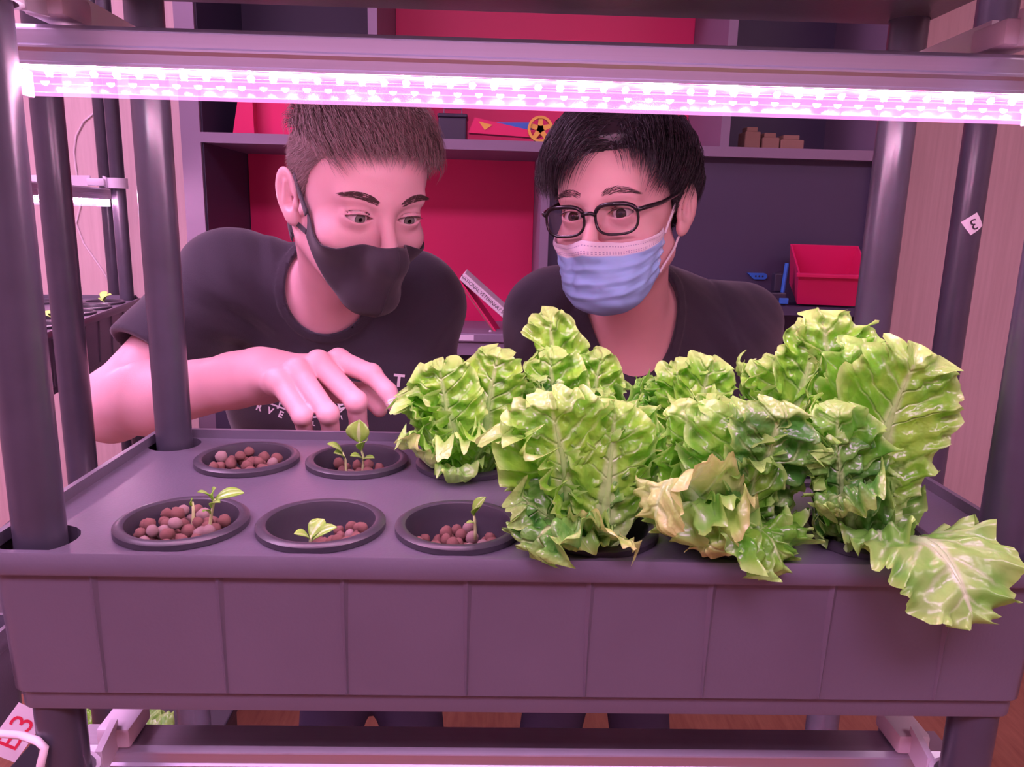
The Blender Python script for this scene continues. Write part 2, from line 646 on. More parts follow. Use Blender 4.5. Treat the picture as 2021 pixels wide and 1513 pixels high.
def make_light(half, lit=True):
    root = empty('grow_light')
    hp = [(-0.0125, 0.0412), (-0.0165, 0.0382), (-0.0170, 0.0372), (-0.0170, 0.0290), (-0.0188, 0.0275), (-0.0188, 0.0262), (-0.0172, 0.0240),
          (-0.0168, 0.0185), (-0.0176, 0.0175), (-0.0176, 0.0160), (-0.0150, 0.0160), (-0.0150, 0.0172)]
    prof = hp + [(-y, z) for y, z in reversed(hp)]
    MB().prism_x(prof, -half, half).build('housing', M_alu, root)
    lp = [(-0.0150, 0.0160), (-0.0132, 0.0035), (-0.0115, 0.0012), (-0.0085, 0.0), (0.0085, 0.0), (0.0115, 0.0012), (0.0132, 0.0035), (0.0150, 0.0160)]
    ml = MB()
    n = len(lp)
    vs = [(-half + 0.006, y, z) for y, z in lp] + [(half - 0.006, y, z) for y, z in lp]
    ml.add(vs, [(k, k + 1, n + k + 1, n + k) for k in range(n - 1)])
    ml.build('lens', M_lens if lit else M_lensoff, root)
    # fine ribs moulded along the lens
    for j, (yy, zz) in enumerate(((-0.0140, 0.0095), (-0.0134, 0.0050), (-0.0149, 0.0152), (-0.0090, 0.0004))):
        MB().tube([(-half + 0.006, yy, zz), (half - 0.006, yy, zz)], 0.00045, 5).build('lens_rib', M_lens if lit else M_lensoff, root)
    for sx in (-1, 1):
        e = MB().box((sx * half - 0.006 if sx > 0 else -half, -0.0155, -0.0005), (half if sx > 0 else -half + 0.006, 0.0155, 0.0165), 0.001)
        e.build('end_cap', M_white, root)
    b = MB()
    b.add([(-half + 0.008, -0.0130, 0.0158), (half - 0.008, -0.0130, 0.0158), (half - 0.008, 0.0130, 0.0158), (-half + 0.008, 0.0130, 0.0158)], [(0, 1, 2, 3)])
    b.build('circuit_board', M_board, root)
    if lit:
        rr = random.Random(4)
        dome = MB().lathe([(0.0001, -0.0026), (0.0016, -0.0020), (0.0024, -0.0008), (0.0025, 0.0)], 7)
        me_w = dome.build('led', M_led_w, root)
        dome = MB().lathe([(0.0001, -0.0026), (0.0016, -0.0020), (0.0024, -0.0008), (0.0025, 0.0)], 7)
        me_r = dome.build('led', M_led_r, root)
        first = {0: me_w, 1: me_r}
        used = {0: False, 1: False}
        cnt = int((2 * half - 0.03) / 0.0142)
        for row, (yy, zz) in enumerate(((-0.0100, 0.0125), (0.0035, 0.0090))):
            for k in range(cnt):
                x = -half + 0.016 + k * (2 * half - 0.032) / (cnt - 1) + row * 0.004
                c = 1 if (k * 3 + row * 2) % 7 in (1, 4, 6) else 0
                o = first[c] if not used[c] else first[c].copy()
                if used[c]:
                    COL.objects.link(o)
                    o.parent = root
                used[c] = True
                o.location = (x, yy, zz)
                o.rotation_euler = (math.radians(-42 if row == 0 else 12), 0, 0)
    return root


BAR_Y, BAR_Z = 0.549, 1.3380
light = make_light(0.350)
light.location = (TX, BAR_Y, BAR_Z)
tag(light, 'lit pink and white grow light bar above the lettuces', 'grow light')
light_low = copy_tree(light)
light_low.location = (TX, BAR_Y, TRAY_Z + (0.748 - 1.0) * S - 0.044)
tag(light_low, 'grow light bar mounted under the front tray', 'grow light')

# clamps that carry the lamps on the posts
M_clip = M_white


def strap_arm(a, b, w, h):
    """flat plastic arm from a to b"""
    a, b = Vector(a), Vector(b)
    d = (b - a).normalized()
    s = Vector((-d.y, d.x, 0)).normalized() * (w / 2)
    u = Vector((0, 0, h / 2))
    vs = [a + s + u, a - s + u, b - s + u, b + s + u, a + s - u, a - s - u, b - s - u, b + s - u]
    return vs, [(0, 1, 2, 3), (7, 6, 5, 4), (0, 4, 5, 1), (1, 5, 6, 2), (2, 6, 7, 3), (3, 7, 4, 0)]


def make_clamps(lamp, zc, lamp_half, hh, off=None):
    """one clamp per end: a ring on the front post, one on the back post and an arm that holds the lamp"""
    for sx in (-1, 1):
        for py in (PYF, PYB):
            mb = MB()
            px, pyw = sx * PX, py - (BAR_Y - TY if off is None else off)
            ring = []
            for k in range(19):
                a = 2 * math.pi * k / 18
                ring.append((px + (POST_R + 0.003) * math.cos(a), pyw + (POST_R + 0.003) * math.sin(a)))
            n = len(ring)
            vs = [(x, y, zc - hh) for x, y in ring] + [(x, y, zc + hh) for x, y in ring]
            vs += [(px + (x - px) * 1.16, pyw + (y - pyw) * 1.16, zc - hh) for x, y in ring] + [(px + (x - px) * 1.16, pyw + (y - pyw) * 1.16, zc + hh) for x, y in ring]
            fs = []
            for k in range(n - 1):
                fs += [(k, k + 1, n + k + 1, n + k), (2 * n + k, 3 * n + k, 3 * n + k + 1, 2 * n + k + 1),
                       (n + k, n + k + 1, 3 * n + k + 1, 3 * n + k), (k, 2 * n + k, 2 * n + k + 1, k + 1)]
            mb.add(vs, fs)
            tx = sx * (lamp_half - 0.035)
            sgn = 1 if py < 0 else -1
            v0 = (px - sx * 0.012, pyw + sgn * (POST_R + 0.004), zc)
            v1 = (tx, -sgn * 0.014, zc + 0.004)
            v, f = strap_arm(v0, v1, 0.005, 2 * hh)
            mb.add(v, f)
            if py < 0:
                mb.box((tx - 0.013, -0.019, zc - hh + 0.004), (tx + 0.013, 0.019, zc + hh - 0.002), 0.003)
            mb.build('clamp', M_clip, lamp, smooth='auto')


make_clamps(light, 0.053, 0.350, 0.0115)
make_clamps(light_low, 0.050, 0.350, 0.0115)

# ------------------------------------------------------------------ rack posts
def post_mesh(z0, z1, r):
    mb = MB()
    prof = [(r * 0.86, z0), (r, z0 + 0.002)]
    prof += [(r, z1 - 0.002), (r * 0.86, z1)]
    mb.lathe(prof, 28)
    for lev in (-1, 0, 1):
        pass
    return mb


rack = empty('plant_rack', (TX, TY, 0))
for sx in (-1, 1):
    for py in (PYF, PYB):
        p = post_mesh(0.0, 1.95, POST_R).build('post', M_post, rack, smooth='auto')
        p.location = (sx * PX, py, 0)
        f = MB().lathe([(POST_R, 0.02), (POST_R + 0.004, 0.018), (POST_R + 0.012, 0.0), (0.0005, 0.0)], 24).build('foot', M_plastic, p, smooth='auto')
tag(rack, 'rack of four black pipe posts carrying the tray with the lettuces', 'plant rack')


def standing_pipe(x, y, r, label, z1=2.1, sleeve=None):
    o = empty('standing_pipe', (x, y, 0))
    post_mesh(0.0, z1, r).build('pipe', M_post, o, smooth='auto')
    MB().lathe([(r, 0.02), (r + 0.004, 0.018), (r + 0.014, 0.0), (0.0005, 0.0)], 24).build('foot', M_plastic, o, smooth='auto')
    if sleeve:
        s = MB().lathe([(r, -0.05), (r + 0.004, -0.05), (r + 0.004, 0.05), (r, 0.05)], 24).build('sleeve', M_post, o, smooth='auto')
        s.location = (0, 0, sleeve)
    tag(o, label, 'pipe')
    return o


pipe_l = standing_pipe(*av(126, 550, 0.847)[:2], 0.0158, 'black pipe standing just behind the rack on the seedling side')
pipe_r = standing_pipe(*av(1888, 570, 0.847)[:2], 0.0158, 'black pipe with a white number sticker on it', sleeve=float(at(1960, 20, 0.847).z) + 0.02)
standing_pipe(*av(212, 400, 2.08)[:2], 0.0158, 'black pipe against the wall beyond the far rack')

# the number sticker, a flat square turned on its corner and bent a little around the pipe
sp = at(1896, 441, 0.831)
pr = Vector(pipe_r.location)
ang0 = math.atan2(sp.y - pr.y, sp.x - pr.x)


def on_pipe(u, v, off):
    """u along the girth, v up, in metres, on the surface of the sticker's pipe"""
    a = -math.pi / 2 - 0.10 + u / 0.0158
    return (pr.x + (0.0158 + off) * math.cos(a), pr.y + (0.0158 + off) * math.sin(a), sp.z + v)


def rotd(x, y, d):
    c, s = math.cos(math.radians(d)), math.sin(math.radians(d))
    return x * c - y * s, x * s + y * c


mb = MB()
g = 6
hw = 0.0086
vs = []
for i in range(g + 1):
    for j in range(g + 1):
        u, v = rotd((i / g - 0.5) * 2 * hw, (j / g - 0.5) * 2 * hw, 38)
        vs.append(on_pipe(u, v, 0.0006))
mb.add(vs, [(i * (g + 1) + j, (i + 1) * (g + 1) + j, (i + 1) * (g + 1) + j + 1, i * (g + 1) + j + 1) for i in range(g) for j in range(g)])
st = mb.build('number_sticker', M_paper, pipe_r)
st.matrix_parent_inverse = Matrix.Translation(pipe_r.location).inverted()
me = text_mesh('3', 0.0165)
for v in me.vertices:
    u, w_ = rotd(v.co.x, v.co.y, 205)
    v.co = on_pipe(u, w_, 0.0011)
num = link('number', me, M_ink, st)

# ------------------------------------------------------------------ net pots
def make_pot(depth):
    mb = MB()
    ro, ri = 0.0445, 0.0362
    d = depth
    prof = [(0.0002, -d), (ri * 0.90, -d), (ri * 0.94, -d + 0.002), (ri - 0.001, -0.002), (ri + 0.0012, 0.0052), (ri + 0.003, 0.0062), (ro - 0.0025, 0.0060),
            (ro, 0.0042), (ro, 0.0004), (ro - 0.001, 0.0001), (ri + 0.0015, 0.0001), (ri * 0.94 + 0.0018, -d), (ri * 0.92, -d - 0.0015), (0.0002, -d - 0.0015)]
    mb.lathe(prof, 56)
    return mb


pot_desc = {
    (0, 0): ('black pot heaped with clay pebbles under the two-shoot seedling', 0.019),
    (1, 0): ('black pot with few clay pebbles and a low three-leaved seedling', 0.028),
    (2, 0): ('black pot with one slim single-stemmed seedling beside the lettuce', 0.023),
    (0, 1): ('black pot of clay pebbles without any seedling', 0.019),
    (1, 1): ('black pot holding the tallest seedling with a round top leaf', 0.024),
    (2, 1): ('black pot under the lettuce nearest the pointing finger', 0.045),
    (3, 0): ('black pot under the lettuce with a blistered leaf over the rim', 0.045),
    (4, 0): ('black pot under the lettuce with folded yellowed leaves', 0.045),
    (5, 0): ('black pot under the lettuce whose big leaf hangs over the tray front', 0.045),
    (3, 1): ('black pot under the lettuce with a narrow tall crest', 0.045),
    (4, 1): ('black pot under the lettuce between the crested and the bushy one', 0.045),
    (5, 1): ('black pot under the bushy lettuce near the red bin', 0.045),
}
POTS = {}
for (c, r), (lab, dep) in pot_desc.items():
    o = make_pot(dep).build('net_pot', M_plastic, None, smooth='auto')
    o.location = (TX + COLS[c], TY + ROWS[r], TRAY_Z)
    tag(o, lab, 'pot', 'pots in the front tray')
    POTS[(c, r)] = o

# ------------------------------------------------------------------ clay pebbles
peb_mesh = []
for k in range(6):
    rr = np.random.RandomState(40 + k)
    bm = bmesh.new()
    bmesh.ops.create_icosphere(bm, subdivisions=2, radius=1.0)
    q = rr.normal(size=(4, 3))
    for v in bm.verts:
        n = np.array(v.co)
        s = 1 + sum(0.05 * math.sin(3.0 * float(n @ q[i]) + i) for i in range(4))
        v.co = Vector((n[0] * s * 1.05, n[1] * s * 0.98, n[2] * s * 0.92))
    me = bpy.data.meshes.new('clay_pebble')
    bm.to_mesh(me)
    bm.free()
    me.materials.append(M_clay2 if k == 5 else M_clay)
    me.polygons.foreach_set('use_smooth', [True] * len(me.polygons))
    peb_mesh.append(me)


def fill_pot(cx, cy, z0, rad, n, seed, rmin, rmax, label, group, lean=(0, 0)):
    rr = random.Random(seed)
    placed = []
    for i in range(n):
        r = rr.uniform(rmin, rmax)
        best = None
        for tr in range(60):
            a = rr.uniform(0, 2 * math.pi)
            q = (rad - r) * math.sqrt(rr.random())
            x, y = q * math.cos(a), q * math.sin(a)
            z = r
            for (px, py, pz, pr_) in placed:
                d2 = (x - px) ** 2 + (y - py) ** 2
                s = (r + pr_) * 1.0
                if d2 < s * s:
                    z = max(z, pz + math.sqrt(s * s - d2))
            sc = z + lean[0] * x + lean[1] * y
            if best is None or sc < best[0]:
                best = (sc, x, y, z)
        _, x, y, z = best
        placed.append((x, y, z, r))
        o = bpy.data.objects.new('clay_pebble', peb_mesh[rr.randrange(6)])
        COL.objects.link(o)
        o.location = (cx + x, cy + y, z0 + z)
        o.scale = (r, r, r)
        o.rotation_euler = (rr.uniform(0, 6), rr.uniform(0, 6), rr.uniform(0, 6))
        tag(o, label, 'clay pebble', group)
    return placed


def fill(c, r, n, seed, label, rad=0.0332, rmin=0.0038, rmax=0.0053, lean=(0, 0)):
    o = POTS[(c, r)]
    dep = pot_desc[(c, r)][1]
    return fill_pot(o.location.x, o.location.y, TRAY_Z - dep, rad, n, seed, rmin, rmax, label, label.split(' in ', 1)[0] + 's in ' + label.split(' in ', 1)[1], lean)


PEB = {}
PEB[(0, 0)] = fill(0, 0, 74, 1, 'reddish clay pebble in the heaped pot of the two-shoot seedling')
PEB[(1, 0)] = fill(1, 0, 42, 2, 'clay pebble in the pot of the low three-leaved seedling', lean=(-0.6, -0.1))
PEB[(2, 0)] = fill(2, 0, 50, 3, 'clay pebble in the pot of the slim single-stemmed seedling')
PEB[(0, 1)] = fill(0, 1, 54, 4, 'clay pebble in the pot without a seedling', rmin=0.0042, rmax=0.0056)
PEB[(1, 1)] = fill(1, 1, 44, 5, 'clay pebble in the pot of the tallest seedling', rmin=0.0042, rmax=0.0056)
# ------------------------------------------------------------------ leaves
def bez(P, t):
    P = [np.asarray(p, float) for p in P]
    t = t[:, None]
    if len(P) == 3:
        return (1 - t) ** 2 * P[0] + 2 * t * (1 - t) * P[1] + t ** 2 * P[2]
    return (1 - t) ** 3 * P[0] + 3 * t * (1 - t) ** 2 * P[1] + 3 * t ** 2 * (1 - t) * P[2] + t ** 3 * P[3]


def sstep(a, b, x):
    q = np.clip((x - a) / (b - a), 0, 1)
    return q * q * (3 - 2 * q)


def leaf_mesh(P, W, face, seed, ruffle=1.0, stalk=0.20, cup=0.9, nt_=200, nv=14, peak=0.73, tipcurl=0.35, blister=1.0, neck=2.6):
    """blade spanned between the midrib and the margin; the margin is longer than the blade, so it frills"""
    rs = np.random.RandomState(seed)
    ruffle = ruffle * min(1.0, 0.25 + 0.75 * W / 0.034)
    t = np.linspace(0, 1, 60)
    C = bez(P, t)
    seg = np.linalg.norm(np.diff(C, axis=0), axis=1)
    L = seg.sum()
    al = np.concatenate([[0], np.cumsum(seg)]) / L
    tu = np.interp(np.linspace(0, 1, 60), al, t)
    C = bez(P, tu)
    T = np.gradient(C, axis=0)
    T /= np.linalg.norm(T, axis=1)[:, None]
    F = np.asarray(face, float)
    F = F / np.linalg.norm(F)
    Nn = np.zeros_like(T)
    cur = F - T[0] * (F @ T[0])
    for i in range(60):
        cur = cur - T[i] * (cur @ T[i])
        cur /= max(1e-9, np.linalg.norm(cur))
        Nn[i] = cur
    Sd = np.cross(T, Nn)
    # outline: round top on a narrowing stalk
    s = np.linspace(-1, 1, nt_)
    ph = np.abs(s) ** 0.92 * np.pi
    yc = peak * L
    st = W * stalk
    y = np.where(ph < np.pi / 2, yc + (L - yc) * np.cos(ph), yc + yc * np.cos(ph))
    x = np.where(ph < np.pi / 2, W * np.sin(ph) ** 0.85, st + (W - st) * np.clip(np.sin(ph), 0, 1) ** neck)
    sg = np.where(s < 0, -1.0, 1.0)
    xm = x * sg
    # margin arc length
    m = np.concatenate([[0], np.cumsum(np.hypot(np.diff(xm), np.diff(y)))])
    # a few lobes and nicks
    p = rs.uniform(0, 6.28, 14)
    grow = sstep(0.12, 0.50, y / L)
    crown = np.where(ph < np.pi / 2, 1.0 + 0.45 * np.cos(ph), 1.0)
    lobe = 1 + ruffle * grow * (0.05 * np.sin(m * 2 * np.pi / 0.043 + p[11]) + 0.035 * np.sin(m * 2 * np.pi / 0.021 + p[12]) + 0.022 * np.sin(m * 2 * np.pi / 0.011 + p[13]))
    yr = np.clip(np.minimum(y - 0.75 * x, 0.92 * L), 0, None)
    yr = np.where(ph > np.pi / 2, np.minimum(yr, y), yr)
    q = np.linspace(0, 1, nv)
    q = 1 - (1 - q) ** 1.5
    X = xm[:, None] * lobe[:, None] * q[None]
    Y = yr[:, None] + (yr + (y - yr) * lobe - yr)[:, None] * q[None]
    q2 = q[None] * np.ones_like(X)
    mm = m[:, None] * np.ones_like(X)
    g2 = (grow * crown)[:, None]
    wob = 1.1 * np.sin(mm * 2 * np.pi / 0.085 + p[6]) + 0.7 * np.sin(mm * 2 * np.pi / 0.047 + p[7])
    r1 = np.sin(mm * 2 * np.pi / 0.0195 + p[0] + wob)
    r2 = np.sin(mm * 2 * np.pi / 0.0100 + p[1] + 1.3 * wob + 1.5 * q2)
    r3 = np.sin(mm * 2 * np.pi / 0.0058 + p[2] + 0.9 * wob)
    am = 0.65 + 0.35 * np.sin(mm * 2 * np.pi / 0.06 + p[8])
    nor = ruffle * g2 * (0.0062 * q2 ** 2.4 * r1 + 0.0052 * q2 ** 3.2 * r2 * am + 0.0020 * q2 ** 6 * r3)
    # in-plane share of the frill makes the edge fold over itself
    fold = ruffle * g2 * (0.0011 * q2 ** 4 * np.cos(mm * 2 * np.pi / 0.0100 + p[1] + 1.3 * wob + 1.5 * q2 + 0.6) + 0.0022 * q2 ** 3 * np.cos(mm * 2 * np.pi / 0.0195 + p[0] + wob))
    dm = np.stack([np.gradient(xm), np.gradient(y)], 1)
    dm /= np.maximum(np.linalg.norm(dm, axis=1), 1e-9)[:, None]
    X = X + fold * dm[:, 0:1]
    Y = Y + fold * dm[:, 1:2]
    bl = np.zeros_like(X)
    for i in range(7):
        a = rs.uniform(0, 3.14)
        f = 2 * np.pi / rs.uniform(0.009, 0.018)
        bl += np.sin(f * (X * np.cos(a) + Y * np.sin(a)) + rs.uniform(0, 6.28))
    nor += blister * 0.0009 * bl * g2 * sstep(0.03, 0.3, q2)
    # trough-like cross section, rolled out again towards the margin
    kap = cup * (0.55 + 0.6 * rs.rand())
    vv = X / max(W, 1e-6)
    lat = W * np.sin(kap * np.clip(vv, -1.3, 1.3)) / kap
    nor += W * (1 - np.cos(kap * vv)) / kap
    roll = tipcurl * 0.016 * g2 * q2 ** 2.2 * (W / 0.035)
    nor -= roll
    nor += 0.005 * np.sin(2 * np.pi * Y / L * rs.uniform(0.6, 1.3) + p[10]) * vv * g2
    tq = np.clip(Y / L, 0, 1)
    gi = np.linspace(0, 1, 60)
    ip = lambda arr: np.stack([np.interp(tq, gi, arr[:, k]) for k in range(3)], -1)
    over = (Y - np.clip(Y, 0, L))[..., None]
    P3 = ip(C) + ip(T) * over + ip(Sd) * lat[..., None] + ip(Nn) * nor[..., None]
    V = P3.reshape(-1, 3)
    idx = np.arange(nt_ * nv).reshape(nt_, nv)
    Q = np.stack([idx[:-1, :-1], idx[1:, :-1], idx[1:, 1:], idx[:-1, 1:]], -1).reshape(-1, 4)
    # a fleshy keel behind the lower midrib gives the stalk its thickness
    keel_n = 7
    kt = np.linspace(0, 0.85, 14)
    kc = np.stack([np.interp(kt, gi, C[:, k]) for k in range(3)], 1)
    kN = np.stack([np.interp(kt, gi, Nn[:, k]) for k in range(3)], 1)
    kS = np.stack([np.interp(kt, gi, Sd[:, k]) for k in range(3)], 1)
    kr = np.interp(kt, [0, 0.3, 0.55, 0.85], [st * 0.95, st * 0.75, st * 0.36, 0.0003])
    kr = np.minimum(kr, 0.0062)
    ang = np.linspace(0, 2 * np.pi, keel_n, endpoint=False)
    ring = kc[:, None, :] + kS[:, None, :] * (np.cos(ang)[None, :, None] * kr[:, None, None]) + kN[:, None, :] * ((np.sin(ang)[None, :, None] * 0.6 - 0.2) * kr[:, None, None])
    o = len(V)
    V = np.vstack([V, ring.reshape(-1, 3)])
    kq = []
    for i in range(13):
        for k in range(keel_n):
            kq.append((o + i * keel_n + k, o + i * keel_n + (k + 1) % keel_n, o + (i + 1) * keel_n + (k + 1) % keel_n, o + (i + 1) * keel_n + k))
    Q = np.vstack([Q, np.array(kq)])
    me = mesh_quads('leaf', V, Q)
    uv = np.zeros((len(V), 2), np.float32)
    uv[:o, 0] = (0.5 + 0.5 * sg[:, None] * q2).ravel()
    uv[:o, 1] = (Y / L).ravel()
    uv[o:, 0] = 0.5
    uv[o:, 1] = np.repeat(kt * 0.4, keel_n)
    u2 = np.zeros((len(V), 2), np.float32)
    u2[:o, 0] = (s[:, None] * np.ones_like(X) * 9.0).ravel()
    u2[:o, 1] = 1.0
    li = np.zeros(len(me.loops), np.int32)
    me.loops.foreach_get('vertex_index', li)
    for nm, arr in (('UVMap', uv), ('Vein', u2)):
        lay = me.uv_layers.new(name=nm)
        lay.data.foreach_set('uv', arr[li].ravel())
    me.polygons.foreach_set('use_smooth', [True] * len(me.polygons))
    return me


LEAFSEED = [100]


POT_XY = np.array([[TX + c, TY + r] for c in COLS for r in ROWS])
RIM_Z = TRAY_Z + 0.0080


def settle(V, own, squeeze):
    """leaves lie on the tray, the pot rims and each other instead of passing through them"""
    V = V.copy()
    # neighbours in a row press against each other along a slanting, uneven seam between their pots
    if squeeze:
        row = 0 if abs(own[1] - TY - ROWS[0]) < 0.01 else 1
        col = int(np.argmin([abs(own[0] - TX - c) for c in COLS]))
        ok = (V[:, 1] > 0.468) & (np.abs(V[:, 1] - own[1]) < 0.085)
        soft = 0.007
        for side in (-1, 1):
            j = col if side > 0 else col - 1
            if j + 1 > 5 or j < (3 if row == 0 else 2):
                continue
            mid = TX + 0.5 * (COLS[j] + COLS[j + 1])
            seam = (mid + {2: -0.85, 3: 0.85, 4: 0.15}[j] * (V[:, 1] - own[1]) + 0.0065 * np.sin(62 * V[:, 2] + 2.1 * j + 40 * V[:, 1])
                    + 0.0035 * np.sin(150 * V[:, 2] + j + 90 * V[:, 1]))
            lim = seam * side - 0.0006 - soft
            over = V[:, 0] * side - lim
            m = ok & (over > 0)
            V[m, 0] = side * (lim[m] + soft * (1 - np.exp(-over[m] / soft)))
    # inside the own pot: stay within its wall
    d = V[:, :2] - own
    r = np.linalg.norm(d, axis=1)
    wall = 0.0328 + 0.0018 * np.clip((V[:, 2] - TRAY_Z + 0.045) / 0.050, 0, 1)
    deep = RIM_Z - V[:, 2]
    m = (deep > 0) & (r > wall) & (r < 0.047) & ((r - wall) < deep)
    V[m, :2] = own + d[m] * (wall[m] / r[m])[:, None]
    # everywhere else on the tray: lie on the plate or on the rims
    r = np.linalg.norm(V[:, :2] - own, axis=1)
    rr = np.linalg.norm(V[:, None, :2] - POT_XY[None], axis=2).min(1)
    floor_ = np.where(rr < 0.0472, RIM_Z, TRAY_Z + 0.0008)
    floor_ = np.where(r < 0.0342, -1.0, floor_)
    fy = TY - HY - 0.0065
    ins = (np.abs(V[:, 0] - TX) < HX + 0.004) & (V[:, 1] > fy) & (V[:, 1] < TY + HY)
    floor_ = np.where((V[:, 1] < TY - HY + 0.006), np.maximum(floor_, TRAY_Z + 0.0050), floor_)
    low = ins & (V[:, 2] < floor_)
    hang = low & ((V[:, 1] - fy) < (floor_ - V[:, 2]) * 0.9) & (V[:, 1] < fy + 0.022)
    V[hang, 1] = fy - 0.0004
    up = low & ~hang
    V[up, 2] = floor_[up]
    return V


def add_leaf(root, P, W, face, mat, own=None, squeeze=False, **kw):
    LEAFSEED[0] += 1
    me = leaf_mesh(P, W, face, LEAFSEED[0], **kw)
    if own is not None:
        co = np.zeros(len(me.vertices) * 3, np.float32)
        me.vertices.foreach_get('co', co)
        me.vertices.foreach_set('co', settle(co.reshape(-1, 3).astype(float), np.array(own), squeeze).astype(np.float32).ravel())
        me.update()
    me.materials.append(M_leaf[mat])
    o = link('leaf', me, None, None)
    keep_world(o, root)
    return o


def lettuce(col, row, label, heroes, fillers, seed, hgt, mats=(0, 0, 1), keep=1.1):
    """heroes: (mid, tip, half width, material, options) measured leaves; fillers: count of inner leaves around the heart"""
    bx, by = TX + COLS[col], TY + ROWS[row]
    root = empty('lettuce', (bx, by, TRAY_Z - 0.020))
    tag(root, label, 'lettuce', 'lettuces in the front tray')
    base = np.array([bx, by, TRAY_Z - 0.018])
    st = MB().lathe([(0.0005, 0.028), (0.0075, 0.024), (0.0095, 0.008), (0.0080, -0.020), (0.0005, -0.024)], 12)
    st.build('stalk', M_stempale, root, smooth=True)
    rs = np.random.RandomState(seed)
    for h in heroes:
        mid, tip, W, mat = h[:4]
        kw = dict(h[4]) if len(h) > 4 else {}
        P2 = av(*tip)
        P1 = av(*mid)
        out = np.array([P1[0] - bx, P1[1] - by, 0.0])
        nrm = np.linalg.norm(out)
        P0 = base + out / max(nrm, 1e-6) * min(0.009, nrm)
        face = kw.pop('face', None)
        if face is None:
            face = -out / max(nrm, 1e-6) + np.array([0, 0, 0.6])
        add_leaf(root, [P0, P1, P2], W, face, mat, own=(bx, by), squeeze=True, **kw)
    for i in range(fillers):
        a = i * 2.399 + rs.uniform(-0.4, 0.4)
        k = (i + 0.5) / fillers
        h = hgt * rs.uniform(0.72, 1.0) * (1 - 0.18 * k)
        out = 0.012 + 0.040 * k
        if math.cos(a) > keep or math.sin(a) < -0.25:
            continue
        d = np.array([math.cos(a), math.sin(a), 0])
        P0 = base + d * 0.007
        P1 = base + d * (0.010 + out * 0.30) + np.array([0, 0, h * 0.62])
        P2 = base + d * (out + 0.014) + np.array([0, 0, h])
        add_leaf(root, [P0, P1, P2], 0.022 + 0.014 * rs.rand(), -d + np.array([0, 0, 0.3]), mats[rs.randint(len(mats))], own=(bx, by), squeeze=True, stalk=0.2, cup=1.1,
                 tipcurl=0.45, ruffle=1.1)
    return root


R0 = dict(ruffle=0.35, tipcurl=0.2, blister=0.6, neck=1.8, peak=0.62)
CAMF = (0.0, -1.0, 0.25)
# --- back row
lettuce(2, 1, 'pale frilly lettuce nearest the pointing finger', [
    ((885, 820, 0.645), (865, 715, 0.640), 0.036, 0, dict(face=CAMF, cup=0.7)),
    ((955, 830, 0.655), (985, 690, 0.650), 0.036, 0, dict(face=(-0.3, -1, 0.2), stalk=0.22)),
    ((850, 850, 0.640), (795, 775, 0.630), 0.020, 0, dict(ruffle=1.3)),
    ((865, 890, 0.625), (798, 850, 0.615), 0.020, 1, dict(ruffle=1.2)),
    ((860, 935, 0.610), (788, 862, 0.612), 0.020, 3, dict(R0)),
    ((900, 890, 0.600), (905, 948, 0.588), 0.022, 4, dict(ruffle=0.4, face=(0, 0.5, 0.9), neck=1.6, peak=0.6)),
    ((915, 880, 0.615), (895, 858, 0.600), 0.028, 0, dict(ruffle=1.3)),
    ((940, 890, 0.615), (975, 850, 0.600), 0.028, 0, dict(ruffle=1.3)),
    ((985, 890, 0.630), (1010, 830, 0.625), 0.028, 0, dict()),
], 10, 11, 0.105)
lettuce(3, 1, 'lettuce with a narrow tall crest in front of the surgical mask', [
    ((1100, 780, 0.660), (1083, 612, 0.655), 0.034, 0, dict(face=CAMF, stalk=0.25, cup=0.8, peak=0.6)),
    ((1090, 800, 0.645), (1085, 690, 0.640), 0.034, 0, dict(face=CAMF, cup=0.6)),
    ((1075, 850, 0.635), (1045, 745, 0.635), 0.030, 2, dict(ruffle=0.6, face=(0.5, -1, 0.3), stalk=0.1)),
    ((1065, 830, 0.640), (1045, 760, 0.630), 0.026, 1, dict()),
    ((1160, 820, 0.655), (1190, 690, 0.655), 0.026, 0, dict(face=CAMF, stalk=0.22)),
    ((1150, 820, 0.640), (1180, 760, 0.630), 0.028, 1, dict()),
], 7, 12, 0.115, (0, 1, 0))
lettuce(4, 1, 'frilly lettuce standing between the crested lettuce and the bushy one', [
    ((1290, 850, 0.655), (1240, 740, 0.650), 0.028, 1, dict(ruffle=1.2)),
    ((1310, 850, 0.660), (1285, 745, 0.660), 0.026, 1, dict(ruffle=1.2)),
    ((1345, 820, 0.660), (1335, 715, 0.655), 0.032, 0, dict(face=CAMF)),
    ((1375, 820, 0.660), (1405, 705, 0.655), 0.034, 0, dict(face=CAMF)),
    ((1365, 850, 0.635), (1370, 770, 0.620), 0.034, 0, dict(ruffle=1.3)),
], 8, 13, 0.110)
lettuce(5, 1, 'bushy lettuce in front of the red bin beside the rack post', [
    ((1520, 820, 0.655), (1450, 712, 0.655), 0.034, 0, dict(ruffle=1.2)),
    ((1540, 820, 0.660), (1530, 705, 0.660), 0.034, 0, dict(ruffle=1.2, face=CAMF)),
    ((1570, 800, 0.660), (1620, 640, 0.650), 0.036, 0, dict(face=CAMF)),
    ((1500, 850, 0.635), (1480, 780, 0.625), 0.034, 1, dict()),
], 9, 14, 0.120)
